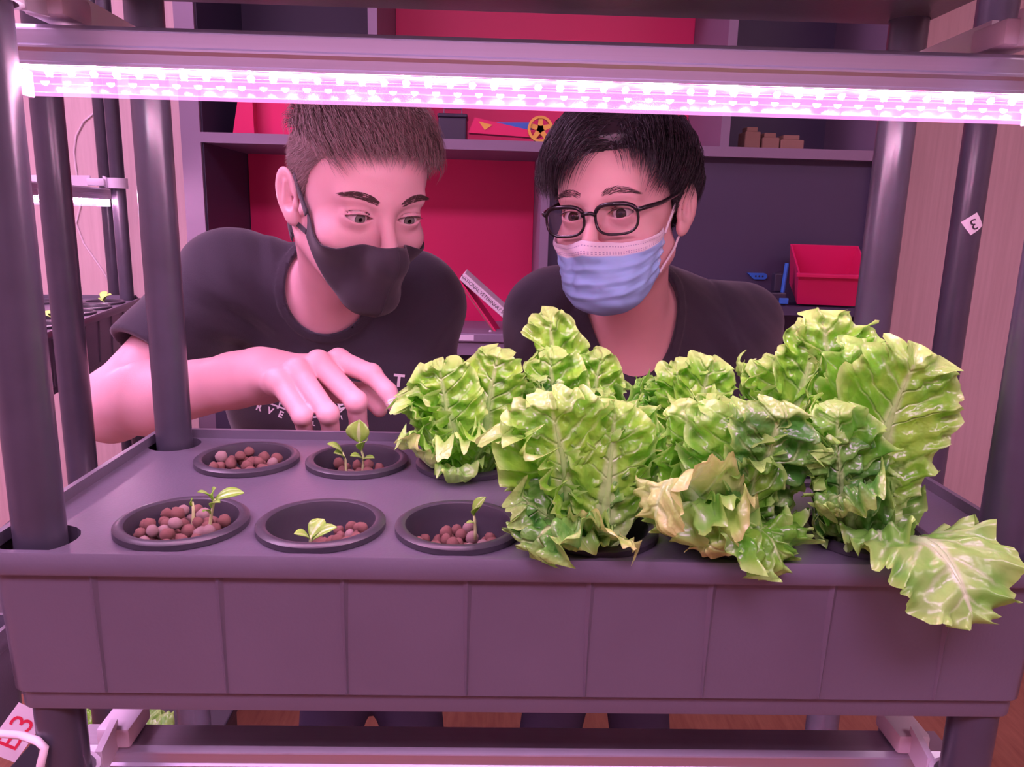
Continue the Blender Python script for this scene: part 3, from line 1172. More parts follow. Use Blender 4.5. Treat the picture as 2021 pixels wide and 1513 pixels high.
# --- front row
lettuce(3, 0, 'lettuce with a pale fan of ribs and a blistered leaf bent over the rim', [
    ((1115, 930, 0.492), (1085, 785, 0.480), 0.044, 0, dict(face=(0.1, -1, 0.1), cup=0.5, stalk=0.20)),
    ((1205, 950, 0.490), (1215, 790, 0.500), 0.034, 0, dict(face=(0.0, -1, 0.1), stalk=0.16)),
    ((1080, 960, 0.495), (1000, 835, 0.490), 0.034, 0, dict(ruffle=1.25)),
    ((1090, 1000, 0.480), (1015, 985, 0.470), 0.026, 2, dict(blister=2.0, face=(0.3, -0.6, 1))),
    ((1090, 970, 0.455), (1045, 1100, 0.446), 0.034, 2, dict(blister=2.2, ruffle=0.7, face=(0, 0.5, 0.9), neck=1.6, peak=0.6, stalk=0.12)),
    ((1150, 1010, 0.462), (1266, 1082, 0.447), 0.024, 3, dict(ruffle=0.5, blister=0.5, face=(0, 0.5, 0.9), neck=1.6, peak=0.62)),
    ((1150, 1020, 0.462), (1140, 1085, 0.450), 0.020, 4, dict(ruffle=0.5, face=(0, 0.5, 0.9), neck=1.6, peak=0.62)),
    ((1150, 900, 0.520), (1130, 775, 0.540), 0.036, 0, dict(face=CAMF)),
    ((1230, 900, 0.525), (1240, 780, 0.545), 0.034, 0, dict(face=CAMF, ruffle=1.2)),
    ((1110, 880, 0.525), (1050, 805, 0.545), 0.034, 0, dict(ruffle=1.2)),
    ((1170, 960, 0.500), (1165, 850, 0.500), 0.026, 2, dict(face=CAMF)),
], 12, 21, 0.105)
lettuce(4, 0, 'lettuce with folded yellowed leaves drooping at the tray edge', [
    ((1440, 930, 0.480), (1455, 800, 0.478), 0.034, 1, dict(face=(0, -1, 0.1), stalk=0.26, cup=0.6)),
    ((1370, 930, 0.495), (1350, 795, 0.495), 0.034, 0, dict(face=CAMF, stalk=0.2)),
    ((1310, 800, 0.450), (1290, 1052, 0.448), 0.038, 3, dict(ruffle=0.5, blister=0.5, face=(0, 0.5, 0.9), neck=1.6, peak=0.62, stalk=0.3)),
    ((1350, 890, 0.462), (1325, 1070, 0.450), 0.038, 4, dict(ruffle=0.7, face=(0, 0.5, 0.9), neck=1.6, peak=0.62, stalk=0.3)),
    ((1400, 900, 0.455), (1392, 1104, 0.444), 0.032, 3, dict(ruffle=0.8, face=(0, 0.5, 0.9), neck=1.6, peak=0.62, stalk=0.3)),
    ((1420, 960, 0.458), (1438, 1065, 0.450), 0.028, 4, dict(ruffle=0.6, face=(0, 0.5, 0.9), neck=1.6, peak=0.62)),
    ((1385, 900, 0.520), (1360, 800, 0.520), 0.034, 0, dict(ruffle=1.2)),
    ((1490, 920, 0.500), (1520, 800, 0.500), 0.034, 0, dict(ruffle=1.2)),
    ((1400, 880, 0.525), (1410, 775, 0.535), 0.036, 0, dict(face=CAMF, ruffle=1.2)),
    ((1480, 980, 0.480), (1500, 900, 0.470), 0.024, 1, dict()),
    ((1505, 950, 0.455), (1548, 1138, 0.440), 0.042, 1, dict(ruffle=1.0, face=(0, 0.5, 0.9), neck=1.6, peak=0.62, stalk=0.2)),
    ((1475, 950, 0.456), (1495, 1095, 0.447), 0.034, 1, dict(ruffle=1.0, face=(0, 0.5, 0.9), neck=1.6, peak=0.62, stalk=0.2)),
    ((1520, 900, 0.475), (1545, 800, 0.470), 0.036, 2, dict(blister=1.6, ruffle=0.6, face=(0.2, -0.9, 0.6))),
], 12, 22, 0.105, (0, 0, 1))
lettuce(5, 0, 'tallest lettuce whose big smooth leaf hangs over the tray front', [
    ((1722, 860, 0.500), (1822, 688, 0.490), 0.042, 0, dict(face=(-0.2, -1, 0.1), cup=0.5, stalk=0.26, peak=0.82)),
    ((1650, 830, 0.530), (1622, 608, 0.545), 0.040, 0, dict(face=CAMF)),
    ((1690, 850, 0.520), (1725, 668, 0.525), 0.042, 0, dict(face=CAMF, stalk=0.2)),
    ((1640, 850, 0.525), (1570, 705, 0.530), 0.040, 0, dict(ruffle=1.2)),
    ((1855, 960, 0.437), (1925, 1238, 0.408), 0.043, 4, dict(ruffle=0.7, blister=0.5, face=(-0.2, 0.3, 1.0), stalk=0.22, cup=0.2, peak=0.58, tipcurl=0.0, neck=1.7)),
    ((1745, 990, 0.465), (1735, 1088, 0.448), 0.026, 4, dict(ruffle=0.5, face=(0, 0.5, 0.9), neck=1.6, peak=0.62)),
    ((1665, 900, 0.470), (1650, 1010, 0.450), 0.032, 2, dict(blister=1.8, face=(0, 0.5, 0.9), neck=1.6, peak=0.62)),
    ((1655, 940, 0.480), (1650, 860, 0.474), 0.036, 2, dict(blister=1.4, face=(0, -1, 0.4))),
    ((1660, 940, 0.480), (1650, 800, 0.480), 0.034, 1, dict(face=CAMF)),
    ((1765, 1000, 0.510), (1800, 950, 0.520), 0.018, 4, dict(ruffle=0.9, face=(-0.3, -0.6, 1))),
], 17, 23, 0.120, keep=0.25)


# ------------------------------------------------------------------ seedlings
def small_leaf(base, tip, width, up, curl=0.25, n=9):
    """oval seed leaf between two points, with a little thickness"""
    base, tip = Vector(base), Vector(tip)
    d = tip - base
    L = d.length
    d.normalize()
    up = Vector(up)
    up = (up - d * up.dot(d)).normalized()
    s = d.cross(up)
    mb = MB()
    vs, fs = [], []
    for side in (1, -1):
        for i in range(n):
            t = i / (n - 1)
            w_ = width * (0.10 + 0.90 * math.sin(math.pi * min(1, t ** 1.25)) ** 0.75) if 0 < i < n - 1 else width * (0.10 if i == 0 else 0.04)
            c = base + d * (L * t) + up * (L * curl * (t * (1 - t) * 1.6 - 0.25 * t * t))
            for j in (-1, -0.5, 0, 0.5, 1):
                vs.append(c + s * (w_ * j) + up * (w_ * 0.35 * j * j + (0.00025 if side > 0 else -0.00025)))
    for sd in range(2):
        o = sd * n * 5
        for i in range(n - 1):
            for j in range(4):
                a = o + i * 5 + j
                fs.append((a, a + 1, a + 6, a + 5) if sd == 0 else (a, a + 5, a + 6, a + 1))
    o = n * 5
    for i in range(n - 1):
        for j in (0, 4):
            fs.append((i * 5 + j, (i + 1) * 5 + j, o + (i + 1) * 5 + j, o + i * 5 + j))
    mb.add(vs, fs)
    return mb


M_seed = leaf_material('seedling_leaf', (0.30, 0.60, 0.07), (0.44, 0.74, 0.14), (0.60, 0.80, 0.34), (0.50, 0.78, 0.22), 0.35, 0.3, 0.3)


def seedling(label, shoots, z_base):
    """shoots: list of (stem points px, leaf list (base px, tip px, half width m))"""
    p0 = at(*shoots[0][0][0])
    root = empty('seedling', p0)
    tag(root, label, 'seedling')
    for stem, leaves in shoots:
        pts = [at(*q) for q in stem]
        pts = [pts[0] - Vector((0, 0, 0.006))] + pts
        m = MB().tube(pts, [0.0011] * (len(pts) - 1) + [0.0007], 7).build('stem', M_stempale, None, smooth=True)
        keep_world(m, root)
        for b, t, w_ in leaves:
            l = small_leaf(at(*b), at(*t), w_, (0, -0.45, 1.0)).build('leaf', M_seed, None, smooth=True)
            keep_world(l, root)
            me = l.data
            lay = me.uv_layers.new(name='UVMap')
            for lp in me.loops:
                k = lp.vertex_index % 45
                lay.data[lp.index].uv = (0.1 + 0.8 * (k % 5) / 4, 0.40 + 0.45 * (k // 5) / 8)
    return root


seedling('two-shoot seedling with a paddle leaf growing out of the heaped pebbles', [
    ([(414, 1038, 0.505), (418, 1010, 0.503), (424, 985, 0.500)],
     [((422, 988, 0.500), (481, 970, 0.505), 0.0050), ((420, 990, 0.502), (392, 968, 0.490), 0.0028), ((422, 984, 0.502), (424, 962, 0.498), 0.0038),
      ((418, 1003, 0.503), (432, 988, 0.488), 0.0030), ((416, 1015, 0.503), (400, 1007, 0.490), 0.0018)]),
    ([(381, 1027, 0.515), (382, 1005, 0.515), (380, 990, 0.515)], [((381, 998, 0.515), (379, 983, 0.512), 0.0024)]),
], 0)
seedling('low three-leaved seedling deep in its pot', [
    ([(612, 1072, 0.490), (613, 1064, 0.490), (614, 1056, 0.490)],
     [((613, 1062, 0.490), (639, 1023, 0.500), 0.0060), ((617, 1066, 0.490), (663, 1038, 0.488), 0.0048), ((611, 1064, 0.489), (582, 1051, 0.480), 0.0040)]),
], 0)
seedling('slim single-stemmed seedling beside the lettuce', [
    ([(938, 1048, 0.510), (937, 1028, 0.508), (935, 1012, 0.507)],
     [((935, 1015, 0.507), (957, 980, 0.505), 0.0042), ((936, 1018, 0.507), (944, 998, 0.500), 0.0032), ((937, 1032, 0.508), (920, 1031, 0.503), 0.0014)]),
], 0)
seedling('tallest seedling with a round top leaf', [
    ([(716, 926, 0.655), (717, 900, 0.653), (709, 872, 0.650)],
     [((709, 872, 0.650), (709, 829, 0.648), 0.0105), ((714, 890, 0.652), (722, 868, 0.640), 0.0060), ((716, 908, 0.653), (738, 902, 0.645), 0.0028), ((715, 905, 0.653), (692, 898, 0.645), 0.0036)]),
    ([(683, 928, 0.655), (682, 908, 0.654), (676, 892, 0.653)],
     [((676, 894, 0.653), (647, 874, 0.645), 0.0042), ((680, 905, 0.654), (660, 892, 0.645), 0.0046)]),
], 0)
# ------------------------------------------------------------------ display cabinet behind
CY, CD = 1.95, 0.36
cab = empty('display_cabinet', (float(at(1050, 300, CY).x), CY, 0))
tag(cab, 'dark display cabinet with grey shelves and red back panels behind the boys', 'cabinet')


def cpart(name, lo, hi, mat, bev=0.0):
    o = MB().box(lo, hi, bev).build(name, mat)
    keep_world(o, cab)
    return o


xL0, xL1 = float(at(362, 350, CY).x), float(at(400, 350, CY).x)
xR0, xR1 = float(at(1738, 300, CY).x), float(at(1775, 300, CY).x)
TOP, COUNTER = 2.25, float(at(950, 668, CY).z)
SH = float(at(1000, 277, CY).z)
SHT = 0.024
UP = SH + 0.52
cpart('side_panel', (xL0, CY, 0.0), (xL1, CY + CD, TOP), M_cabgrey)
cpart('side_panel', (xR0, CY, 0.0), (xR1, CY + CD, TOP), M_cabgrey)
cpart('inner_lining', (xL1, CY + 0.01, COUNTER), (xL1 + 0.004, CY + CD, TOP - 0.03), M_cabdark)
cpart('top_board', (xL1, CY, TOP - 0.03), (xR0, CY + CD, TOP), M_cabgrey)
cpart('shelf', (xL1, CY, SH - SHT), (xR0, CY + CD, SH), M_cabgrey)
cpart('shelf', (xL1, CY, UP - SHT), (xR0, CY + CD, UP), M_cabgrey)
cpart('counter', (xL1, CY - 0.05, COUNTER - 0.035), (xR0, CY + CD, COUNTER), M_cabgrey)
cpart('back_board', (xL1, CY + CD - 0.012, 0.0), (xR0, CY + CD, TOP - 0.03), M_cabdark)
d1 = float(at(735, 60, CY).x)
d2 = float(at(1437, 200, CY).x)
d3 = float(at(1076, 400, CY).x)
for dx_, z0, z1 in ((d1, SH, TOP - 0.03), (d2, SH, TOP - 0.03), (d3, COUNTER, SH - SHT)):
    cpart('divider', (dx_ - 0.011, CY + 0.002, z0), (dx_ + 0.011, CY + CD - 0.012, z1), M_cabgrey)
BK = CY + CD - 0.012
cpart('red_back_panel', (xL1 + 0.006, BK - 0.006, COUNTER), (d3 - 0.012, BK, SH - SHT), M_redpanel)
cpart('red_back_panel', (d1 + 0.012, BK - 0.006, SH), (d2 - 0.012, BK, UP - SHT), M_redpanel)
cpart('black_front_panel', (d3 + 0.012, CY + 0.03, COUNTER), (xR0, CY + 0.045, SH - SHT), M_cabdark)
for k in range(3):
    w0 = xL1 + (xR0 - xL1) * k / 3
    w1 = xL1 + (xR0 - xL1) * (k + 1) / 3
    dr = cpart('door', (w0 + 0.003, CY - 0.018, 0.09), (w1 - 0.003, CY - 0.001, COUNTER - 0.04), M_cabdark, 0.002)
    h = MB().tube([(w1 - 0.03, CY - 0.03, COUNTER - 0.18), (w1 - 0.03, CY - 0.03, COUNTER - 0.32)], 0.005, 8).build('handle', M_alu)
    h.parent = dr

# things on the shelf
def wedge(name, pts, y0, y1, mat, parent=None):
    """outline in (x, z), given thickness in y"""
    n = len(pts)
    mb = MB().add([(x, y0, z) for x, z in pts] + [(x, y1, z) for x, z in pts],
                  [tuple(range(n)), tuple(range(2 * n - 1, n - 1, -1))] + [(k, n + k, n + (k + 1) % n, (k + 1) % n) for k in range(n)])
    return mb.build(name, mat, parent)


def xz(px, py, Y):
    p = at(px, py, Y)
    return (p.x, p.z)


# red folding stand left of the first boy's head
r = empty('red_stand', (float(at(510, 265, 2.02).x), 2.02, SH))
a = wedge('slanted_leg', [(xz(459, 200, 2.00)[0] + 0.028, SH + 0.16), (xz(459, 265, 2.00)[0], SH), (xz(502, 265, 2.00)[0], SH), (xz(497, 205, 2.00)[0], SH + 0.16)], 2.00, 2.06, M_redplastic)
keep_world(a, r)
a = wedge('back_plate', [(xz(502, 200, 2.03)[0], SH + 0.16), (xz(502, 262, 2.03)[0], SH), (xz(600, 262, 2.03)[0], SH), (xz(600, 200, 2.03)[0], SH + 0.16)], 2.03, 2.04, M_redplastic)
keep_world(a, r)
a = wedge('front_plate', [(xz(537, 200, 2.00)[0], SH + 0.15), (xz(537, 262, 2.00)[0], SH), (xz(590, 262, 2.00)[0], SH), (xz(590, 200, 2.00)[0], SH + 0.15)], 1.995, 2.005, M_redplastic)
keep_world(a, r)
tag(r, 'red plastic folding stand on the cabinet shelf beside the brown hair', 'stand')

# dark box and toy racer between the heads
bx = at(893, 270, 2.0)
b = empty('storage_box', (bx.x, 2.02, SH))
MB().box((-0.035, -0.03, 0.0), (0.035, 0.05, 0.055), 0.004).build('body', M_darkplastic, b)
MB().box((-0.037, -0.032, 0.055), (0.037, 0.052, 0.064), 0.003).build('lid', M_darkplastic, b)
MB().tube([(-0.022, -0.01, 0.064), (-0.022, -0.01, 0.078), (0.022, -0.01, 0.078), (0.022, -0.01, 0.064)], 0.002, 6).build('handle', M_cabgrey, b)
tag(b, 'small dark storage box with a wire handle on the cabinet shelf', 'box')
toy = empty('toy_racer', (float(at(1000, 275, 1.99).x), 1.99, SH))
z_in = lambda px, py: xz(px, py, 1.985)
up_ = SH + 0.004 - z_in(940, 264)[1]
sh = lambda px, py: (z_in(px, py)[0], z_in(px, py)[1] + max(0.0, up_))
body = wedge('body', [sh(937, 232), sh(925, 262), sh(1060, 272), sh(1075, 266), sh(1040, 256)], 1.980, 2.020, M_redplastic)
keep_world(body, toy)
d = wedge('triangle_decal', [sh(945, 240), sh(957, 257), sh(972, 247)], 1.9785, 1.9799, M_yellow)
keep_world(d, toy)
bl = wedge('beam', [sh(975, 238), sh(1040, 252), sh(1060, 250), sh(1050, 238)], 2.0201, 2.045, M_blue)
keep_world(bl, toy)
wc = at(1066, 253, 1.985)
rw = 0.031
wz = SH + rw
wh = empty('wheel', (0, 0, 0))
wheel = MB()
n = 30
for ro, ri in ((rw, rw * 0.80),):
    vs = []
    for y in (-0.008, 0.008):
        for rr_ in (ro, ri):
            vs += [(rr_ * math.cos(2 * math.pi * k / n), y, rr_ * math.sin(2 * math.pi * k / n)) for k in range(n)]
    fs = []
    for k in range(n):
        k2 = (k + 1) % n
        fs += [(k, k2, n + k2, n + k), (2 * n + k, 3 * n + k, 3 * n + k2, 2 * n + k2), (k, 2 * n + k, 2 * n + k2, k2), (n + k, n + k2, 3 * n + k2, 3 * n + k)]
    wheel.add(vs, fs)
for k in range(5):
    a = math.pi / 2 + 2 * math.pi * k / 5
    dx, dz = math.cos(a), math.sin(a)
    w_ = 0.0048
    vs = []
    for y in (-0.005, 0.005):
        vs += [(-dz * w_ * 1.5, y, dx * w_ * 1.5), (dz * w_ * 1.5, y, -dx * w_ * 1.5), (dx * rw * 0.85 + dz * w_, y, dz * rw * 0.85 - dx * w_), (dx * rw * 0.85 - dz * w_, y, dz * rw * 0.85 + dx * w_)]
    wheel.add(vs, [(0, 1, 2, 3), (7, 6, 5, 4), (0, 4, 5, 1), (1, 5, 6, 2), (2, 6, 7, 3), (3, 7, 4, 0)])
bpy.data.objects.remove(wh)
wo = wheel.build('wheel', M_yellow, toy, smooth='auto')
wo.location = (wc.x - toy.location.x, -0.014, rw)
tag(toy, 'red wedge toy racer with a yellow spoked wheel on the cabinet shelf', 'toy')

# small things in the upper right bay
for k, (px, wd, hh) in enumerate(((1478, 0.020, 0.045), (1514, 0.022, 0.032), (1556, 0.03, 0.028))):
    o = MB().box((-wd, -0.03, 0), (wd, 0.03, hh), 0.003)
    lid = MB().box((-wd * 0.7, -0.02, hh), (wd * 0.7, 0.02, hh + 0.012), 0.002)
    e = empty('carton', (float(at(px, 280, 2.05).x), 2.05, SH))
    o.build('body', M_boxbrown, e)
    lid.build('lid', M_boxbrown, e)
    tag(e, ['small upright brown carton on the upper shelf', 'squat brown carton in the middle of the upper shelf row', 'wide low brown carton on the upper shelf'][k], 'carton', 'brown cartons on the upper shelf')

# leaning book and folder on the counter between the boys
def leaning(name, pA, pB, thick, depth, Y, mat, label, cat):
    """a flat thing whose edge runs from pA (top) to pB (bottom), leaning; thick measured across the edge"""
    A, B = at(*pA, Y), at(*pB, Y)
    d = (B - A)
    L = d.length
    ang = math.atan2(-(B.z - A.z), B.x - A.x)
    e = empty(name, ((A.x + B.x) / 2, Y, (A.z + B.z) / 2))
    e.rotation_euler = (0, ang, 0)
    return e, L


bk, Lb = leaning('book', (912, 545), (1010, 632), 0.02, 0.14, 1.93, M_paper, '', '')
MB().box((-Lb / 2, 0.0, -0.0105), (Lb / 2, 0.15, 0.0105), 0.002).build('cover', M_paper, bk)
MB().box((-Lb / 2 + 0.003, 0.004, -0.0085), (Lb / 2 + 0.0006, 0.148, 0.0085)).build('pages', M_loop, bk)
me = text_mesh('NATIONAL VETERINARY SCIENCE', 0.0125, spacing=0.95)
tx = link('spine_lettering', me, M_ink, bk)
tx.location = (0.004, -0.0004, 0)
tx.rotation_euler = (math.pi / 2, 0, 0)
tag(bk, 'white book with a lettered spine leaning on the counter', 'book')
fo, Lf = leaning('folder', (908, 553), (986, 664), 0.01, 0.14, 1.935, M_redplastic, '', '')
MB().box((-Lf / 2, 0.0, -0.004), (Lf / 2, 0.16, 0.001), 0.001).build('cover', M_redplastic, fo)
MB().box((-Lf / 2 + 0.002, 0.003, -0.0065), (Lf / 2 - 0.002, 0.155, -0.0041)).build('sheets', M_boxbrown, fo)
tag(fo, 'thin red folder leaning under the white book', 'folder')
kb = at(935, 690, 1.90)
k_ = empty('grey_device', (kb.x, 1.93, COUNTER))
MB().box((-0.06, -0.04, 0.0), (0.08, 0.05, 0.022), 0.003).build('body', M_cabgrey, k_)
MB().box((-0.055, -0.0405, 0.004), (0.0, -0.0400, 0.018)).build('front_plate', M_white, k_)
MB().lathe([(0.0001, 0.004), (0.003, 0.003), (0.004, 0.0)], 10, (0.04, 0.0, 0.022)).build('button', M_white, k_)
tag(k_, 'flat grey device with a white front plate on the counter', 'device')

# red bin, blue beam and robot on the right part of the counter, in front of the black panel
Yb = 1.88
bz = float(at(1615, 600, Yb).z)
shelf_b = cpart('bin_ledge', (float(at(1440, 640, Yb).x), 1.80, bz - 0.02), (xR0, CY + 0.03, bz), M_cabdark)
bin_ = empty('red_bin', (float(at(1615, 600, Yb).x), Yb - 0.02, bz))
w0, w1, dd, hh = 0.068, 0.080, 0.10, 0.085
vs = []
for q, (wx, y0, y1, z) in enumerate(((w0, -0.05, dd - 0.03, 0.0), (w1, -0.065, dd - 0.02, hh))):
    vs += [(-wx, y0, z), (wx, y0, z), (wx, y1, z + (0.015 if q else 0)), (-wx, y1, z + (0.015 if q else 0))]
t_ = 0.004
for q, (wx, y0, y1, z) in enumerate(((w0, -0.05, dd - 0.03, 0.004), (w1, -0.065, dd - 0.02, hh))):
    vs += [(-wx + t_, y0 + t_, z), (wx - t_, y0 + t_, z), (wx - t_, y1 - t_, z + (0.015 if q else 0)), (-wx + t_, y1 - t_, z + (0.015 if q else 0))]
fs = [(0, 1, 5, 4), (1, 2, 6, 5), (2, 3, 7, 6), (3, 0, 4, 7), (0, 3, 2, 1), (8, 12, 13, 9), (9, 13, 14, 10), (10, 14, 15, 11), (11, 15, 12, 8), (8, 9, 10, 11),
      (4, 5, 13, 12), (5, 6, 14, 13), (6, 7, 15, 14), (7, 4, 12, 15)]
MB().add(vs, fs).build('tub', M_redplastic, bin_)
MB().box((-0.085, -0.072, hh - 0.006), (0.085, -0.064, hh + 0.002), 0.001).build('front_lip', M_redplastic, bin_)
bin_.rotation_euler = (math.radians(20), 0, math.radians(-10))
bin_.location.z += 0.022
tag(bin_, 'red open plastic parts bin standing at the black panel', 'bin')
bb = empty('blue_beam', (float(at(1495, 546, CY + 0.02).x), CY + 0.026, float(at(1495, 546, CY).z)))
n = 12
pts = [(-0.026, 0.008), (0.018, 0.008)] + [(0.018 + 0.008 * math.sin(math.pi * k / 6), 0.008 * math.cos(math.pi * k / 6)) for k in range(1, 6)] + [(0.018, -0.008), (-0.008, -0.008)]
wedge('beam', pts, -0.004, 0.004, M_blue, bb)
for k in range(3):
    MB().lathe([(0.0001, 0.0006), (0.0025, 0.0006), (0.0025, 0.0)], 8).build('peg_hole', M_darkplastic, bb)
hol = [c for c in bb.children if c.name.startswith('peg_hole')]
for k, o in enumerate(hol):
    o.location = (-0.004 + 0.009 * k, -0.004, 0)
    o.rotation_euler = (math.pi / 2, 0, 0)
tag(bb, 'small blue perforated building beam on the black panel', 'toy beam')
rb = empty('robot_model', (float(at(1546, 640, 1.86).x) - 0.022, 1.86, bz))
MB().box((-0.030, -0.03, 0.0), (0.012, 0.03, 0.03), 0.003).build('chassis', M_darkplastic, rb)
MB().box((-0.014, -0.012, 0.030), (0.010, 0.014, 0.075), 0.003).build('body', M_darkplastic, rb)
MB().tube([(0.006, -0.016, 0.03), (0.010, -0.016, 0.10)], 0.005, 8).build('arm', M_blue, rb)
MB().box((-0.006, -0.034, 0.004), (0.016, -0.028, 0.018), 0.001).build('bumper', M_blue, rb)
for k, yy in enumerate((-0.024, 0.024)):
    wv = MB().lathe([(0.001, -0.006), (0.014, -0.006), (0.016, 0.0), (0.014, 0.006), (0.001, 0.006)], 16).build('wheel', M_darkplastic, rb)
    wv.location = (-0.034, yy, 0.016)
    wv.rotation_euler = (0, math.pi / 2, 0)
tag(rb, 'small black and blue robot model beside the red bin', 'robot')

# ------------------------------------------------------------------ the far rack on the left
ang = math.atan2(0.59, -0.092)                   # direction of its long side
u = Vector((math.cos(ang), math.sin(ang), 0))
nrm = Vector((-u.y, u.x, 0))                     # towards the left wall
corner = at(278, 590, 2.444 * S)
ctr = corner - u * (HX - 0.01) + nrm * HY
ctr.z = TRAY_Z
far = copy_tree(tray)
far.location = ctr
far.rotation_euler = (0, 0, ang)
tag(far, 'black tray with small seedlings on the far rack by the wall', 'tray')
far2 = copy_tree(tray)
far2.location = ctr - Vector((0, 0, LEVEL))
far2.rotation_euler = (0, 0, ang)
tag(far2, 'lower black tray of the far rack by the wall', 'tray')
frack = copy_tree(rack)
frack.location = (ctr.x, ctr.y, 0)
frack.rotation_euler = (0, 0, ang)
tag(frack, 'black pipe rack standing by the pale wall', 'plant rack')
flight = make_light(0.350)
make_clamps(flight, 0.053, 0.350, 0.0115, off=-0.066)
flight.location = (ctr.x - nrm.x * 0.066, ctr.y - nrm.y * 0.066, float(at(250, 408, 1.75).z))
flight.rotation_euler = (0, 0, ang)
tag(flight, 'lit pink grow light bar of the far rack by the wall', 'grow light')
Rz_ = Matrix.Rotation(ang, 3, 'Z')
k = 0
far_lab = ['first', 'second', 'third', 'fourth', 'fifth', 'sixth']
for ci in range(6):
    for ri in (0, 1):
        p = ctr + Rz_ @ Vector((COLS[ci], ROWS[ri], 0))
        o = POTS[(3, 0)].copy()
        COL.objects.link(o)
        o.location = p
        tag(o, 'black pot in the far tray, %s along its %s row' % (far_lab[5 - ci], 'aisle side' if ri == 0 else 'wall side'), 'pot', 'pots in the far tray')
        if (ci, ri) in ((5, 0), (3, 1), (2, 0)):
            lb = 'clay pebble in the far tray by the wall'
            fill_pot(p.x, p.y, TRAY_Z - 0.045, 0.026, 11, 70 + k, 0.006, 0.0075, lb, 'clay pebbles in the far tray')
            e = empty('seedling', (p.x, p.y, TRAY_Z - 0.03))
            MB().tube([(0, 0, 0.0), (0.001, 0, 0.02), (0, 0, 0.036)], 0.0012, 6).build('stem', M_stempale, e)
            rr = random.Random(k)
            for q in range(3):
                a = q * 2.1 + rr.uniform(0, 2)
                tipv = Vector((0.024 * math.cos(a), 0.024 * math.sin(a), 0.036 + rr.uniform(0.004, 0.022)))
                l = small_leaf((0, 0, 0.034), tipv, 0.0085, (0, -0.4, 1)).build('leaf', M_stem, e, smooth=True)
            tag(e, 'tiny seedling in the far tray, in the %s pot of the %s row' % (far_lab[5 - ci], 'aisle side' if ri == 0 else 'wall side'), 'seedling', 'seedlings in the far tray')
            k += 1
# thin cable hanging down the wall
cab_pts = [at(x, y, 2.3575) for x, y in ((192, 218), (165, 240), (150, 268), (146, 300), (152, 350), (160, 400), (150, 440), (165, 480), (200, 530), (235, 590))]
w1_ = MB().tube(cab_pts, 0.003, 6).build('hanging_cable', M_wire, None, smooth=True)
tag(w1_, 'pale cable hanging down the wall behind the far rack', 'cable')

# ------------------------------------------------------------------ left neighbour: lower tray end with its tag and lamp cable
nb = copy_tree(tray)
nb.location = (-0.492 - HX, 0.62, 0.835)
tag(nb, 'black tray of the neighbouring rack with a red lettered tag', 'tray')
fp = standing_pipe(-0.60, 0.56, 0.0158, 'black pipe carrying the tray with the red lettered tag', z1=0.7205)
tg_c = at(33, 1445, 0.548)
tg = empty('label_tag', tg_c)
M_tagrot = Euler((math.radians(78), math.radians(0), math.radians(28)), 'XYZ')
tg.rotation_euler = M_tagrot
vs = []
q = [rotd(x, y, 50) for x, y in ((-0.020, -0.0125), (0.020, -0.0125), (0.020, 0.0125), (-0.020, 0.0125))]
MB().add([(x, y, 0) for x, y in q] + [(x, y, -0.0006) for x, y in q], [(0, 1, 2, 3), (7, 6, 5, 4), (0, 4, 5, 1), (1, 5, 6, 2), (2, 6, 7, 3), (3, 7, 4, 0)]).build('card', M_paper, tg)
me = text_mesh('B3', 0.024, spacing=1.15)
lt = link('lettering', me, M_redink, tg)
lt.rotation_euler = (0, 0, math.radians(50))
lt.location = (0, 0, 0.0004)
tag(tg, 'white tag with the red characters B3 on the neighbouring tray', 'tag')
cb = [at(x, y, Y) for x, y, Y in ((-60, 1440, 0.50), (0, 1447, 0.49), (40, 1450, 0.48), (75, 1462, 0.465), (88, 1475, 0.462), (80, 1510, 0.462), (84, 1560, 0.465))]
cbo = MB().tube(cb, 0.0028, 8).build('lamp_cable', M_wire, None, smooth=True)
tag(cbo, 'white lamp cable curving in front of the lettered tag', 'cable')

# planter with lettuces on the floor behind the rack, seen through the gap under the tray
pc = at(285, 1445, 1.12)
pl = empty('planter_box', (pc.x, pc.y, 0))
MB().box((-0.17, -0.10, 0.0), (0.11, 0.12, pc.z - 0.03), 0.006).build('body', M_plastic, pl)
MB().box((-0.178, -0.108, pc.z - 0.03), (0.118, 0.128, pc.z - 0.012), 0.003).build('rim', M_plastic, pl)
tag(pl, 'tall black planter box standing on the floor behind the rack', 'planter')
for j, (dx, mt) in enumerate(((-0.075, 0), (0.010, 4))):
    bp_ = Vector((pc.x + dx, pc.y - 0.03, pc.z - 0.012))
    e = empty('lettuce', bp_)
    tag(e, ['pale frilly young lettuce in the planter box', 'smooth green young lettuce in the planter box'][j], 'lettuce', 'young lettuces in the planter box')
    for i in range(7):
        a = i * 2.399
        d_ = np.array([math.cos(a), math.sin(a), 0])
        b0 = np.array(bp_)
        add_leaf(e, [b0 + d_ * 0.004, b0 + d_ * 0.028 + np.array([0, 0, 0.05]), b0 + d_ * 0.05 + np.array([0, 0, 0.045])], 0.026, -d_ + np.array([0, 0, 1.0]), mt,
                 ruffle=0.8 if j == 0 else 0.3, nt_=70, nv=9)
# ------------------------------------------------------------------ bodies from distance fields
f32 = np.float32


def A3(p):
    return np.asarray(p, dtype=f32)


def d_sph(P, c, r):
    return np.linalg.norm(P - A3(c), axis=1) - f32(r)


def d_ell(P, c, r):
    q = P - A3(c)
    r = A3(r)
    k0 = np.linalg.norm(q / r, axis=1)
    k1 = np.linalg.norm(q / (r * r), axis=1)
    return k0 * (k0 - 1) / np.maximum(k1, 1e-6)


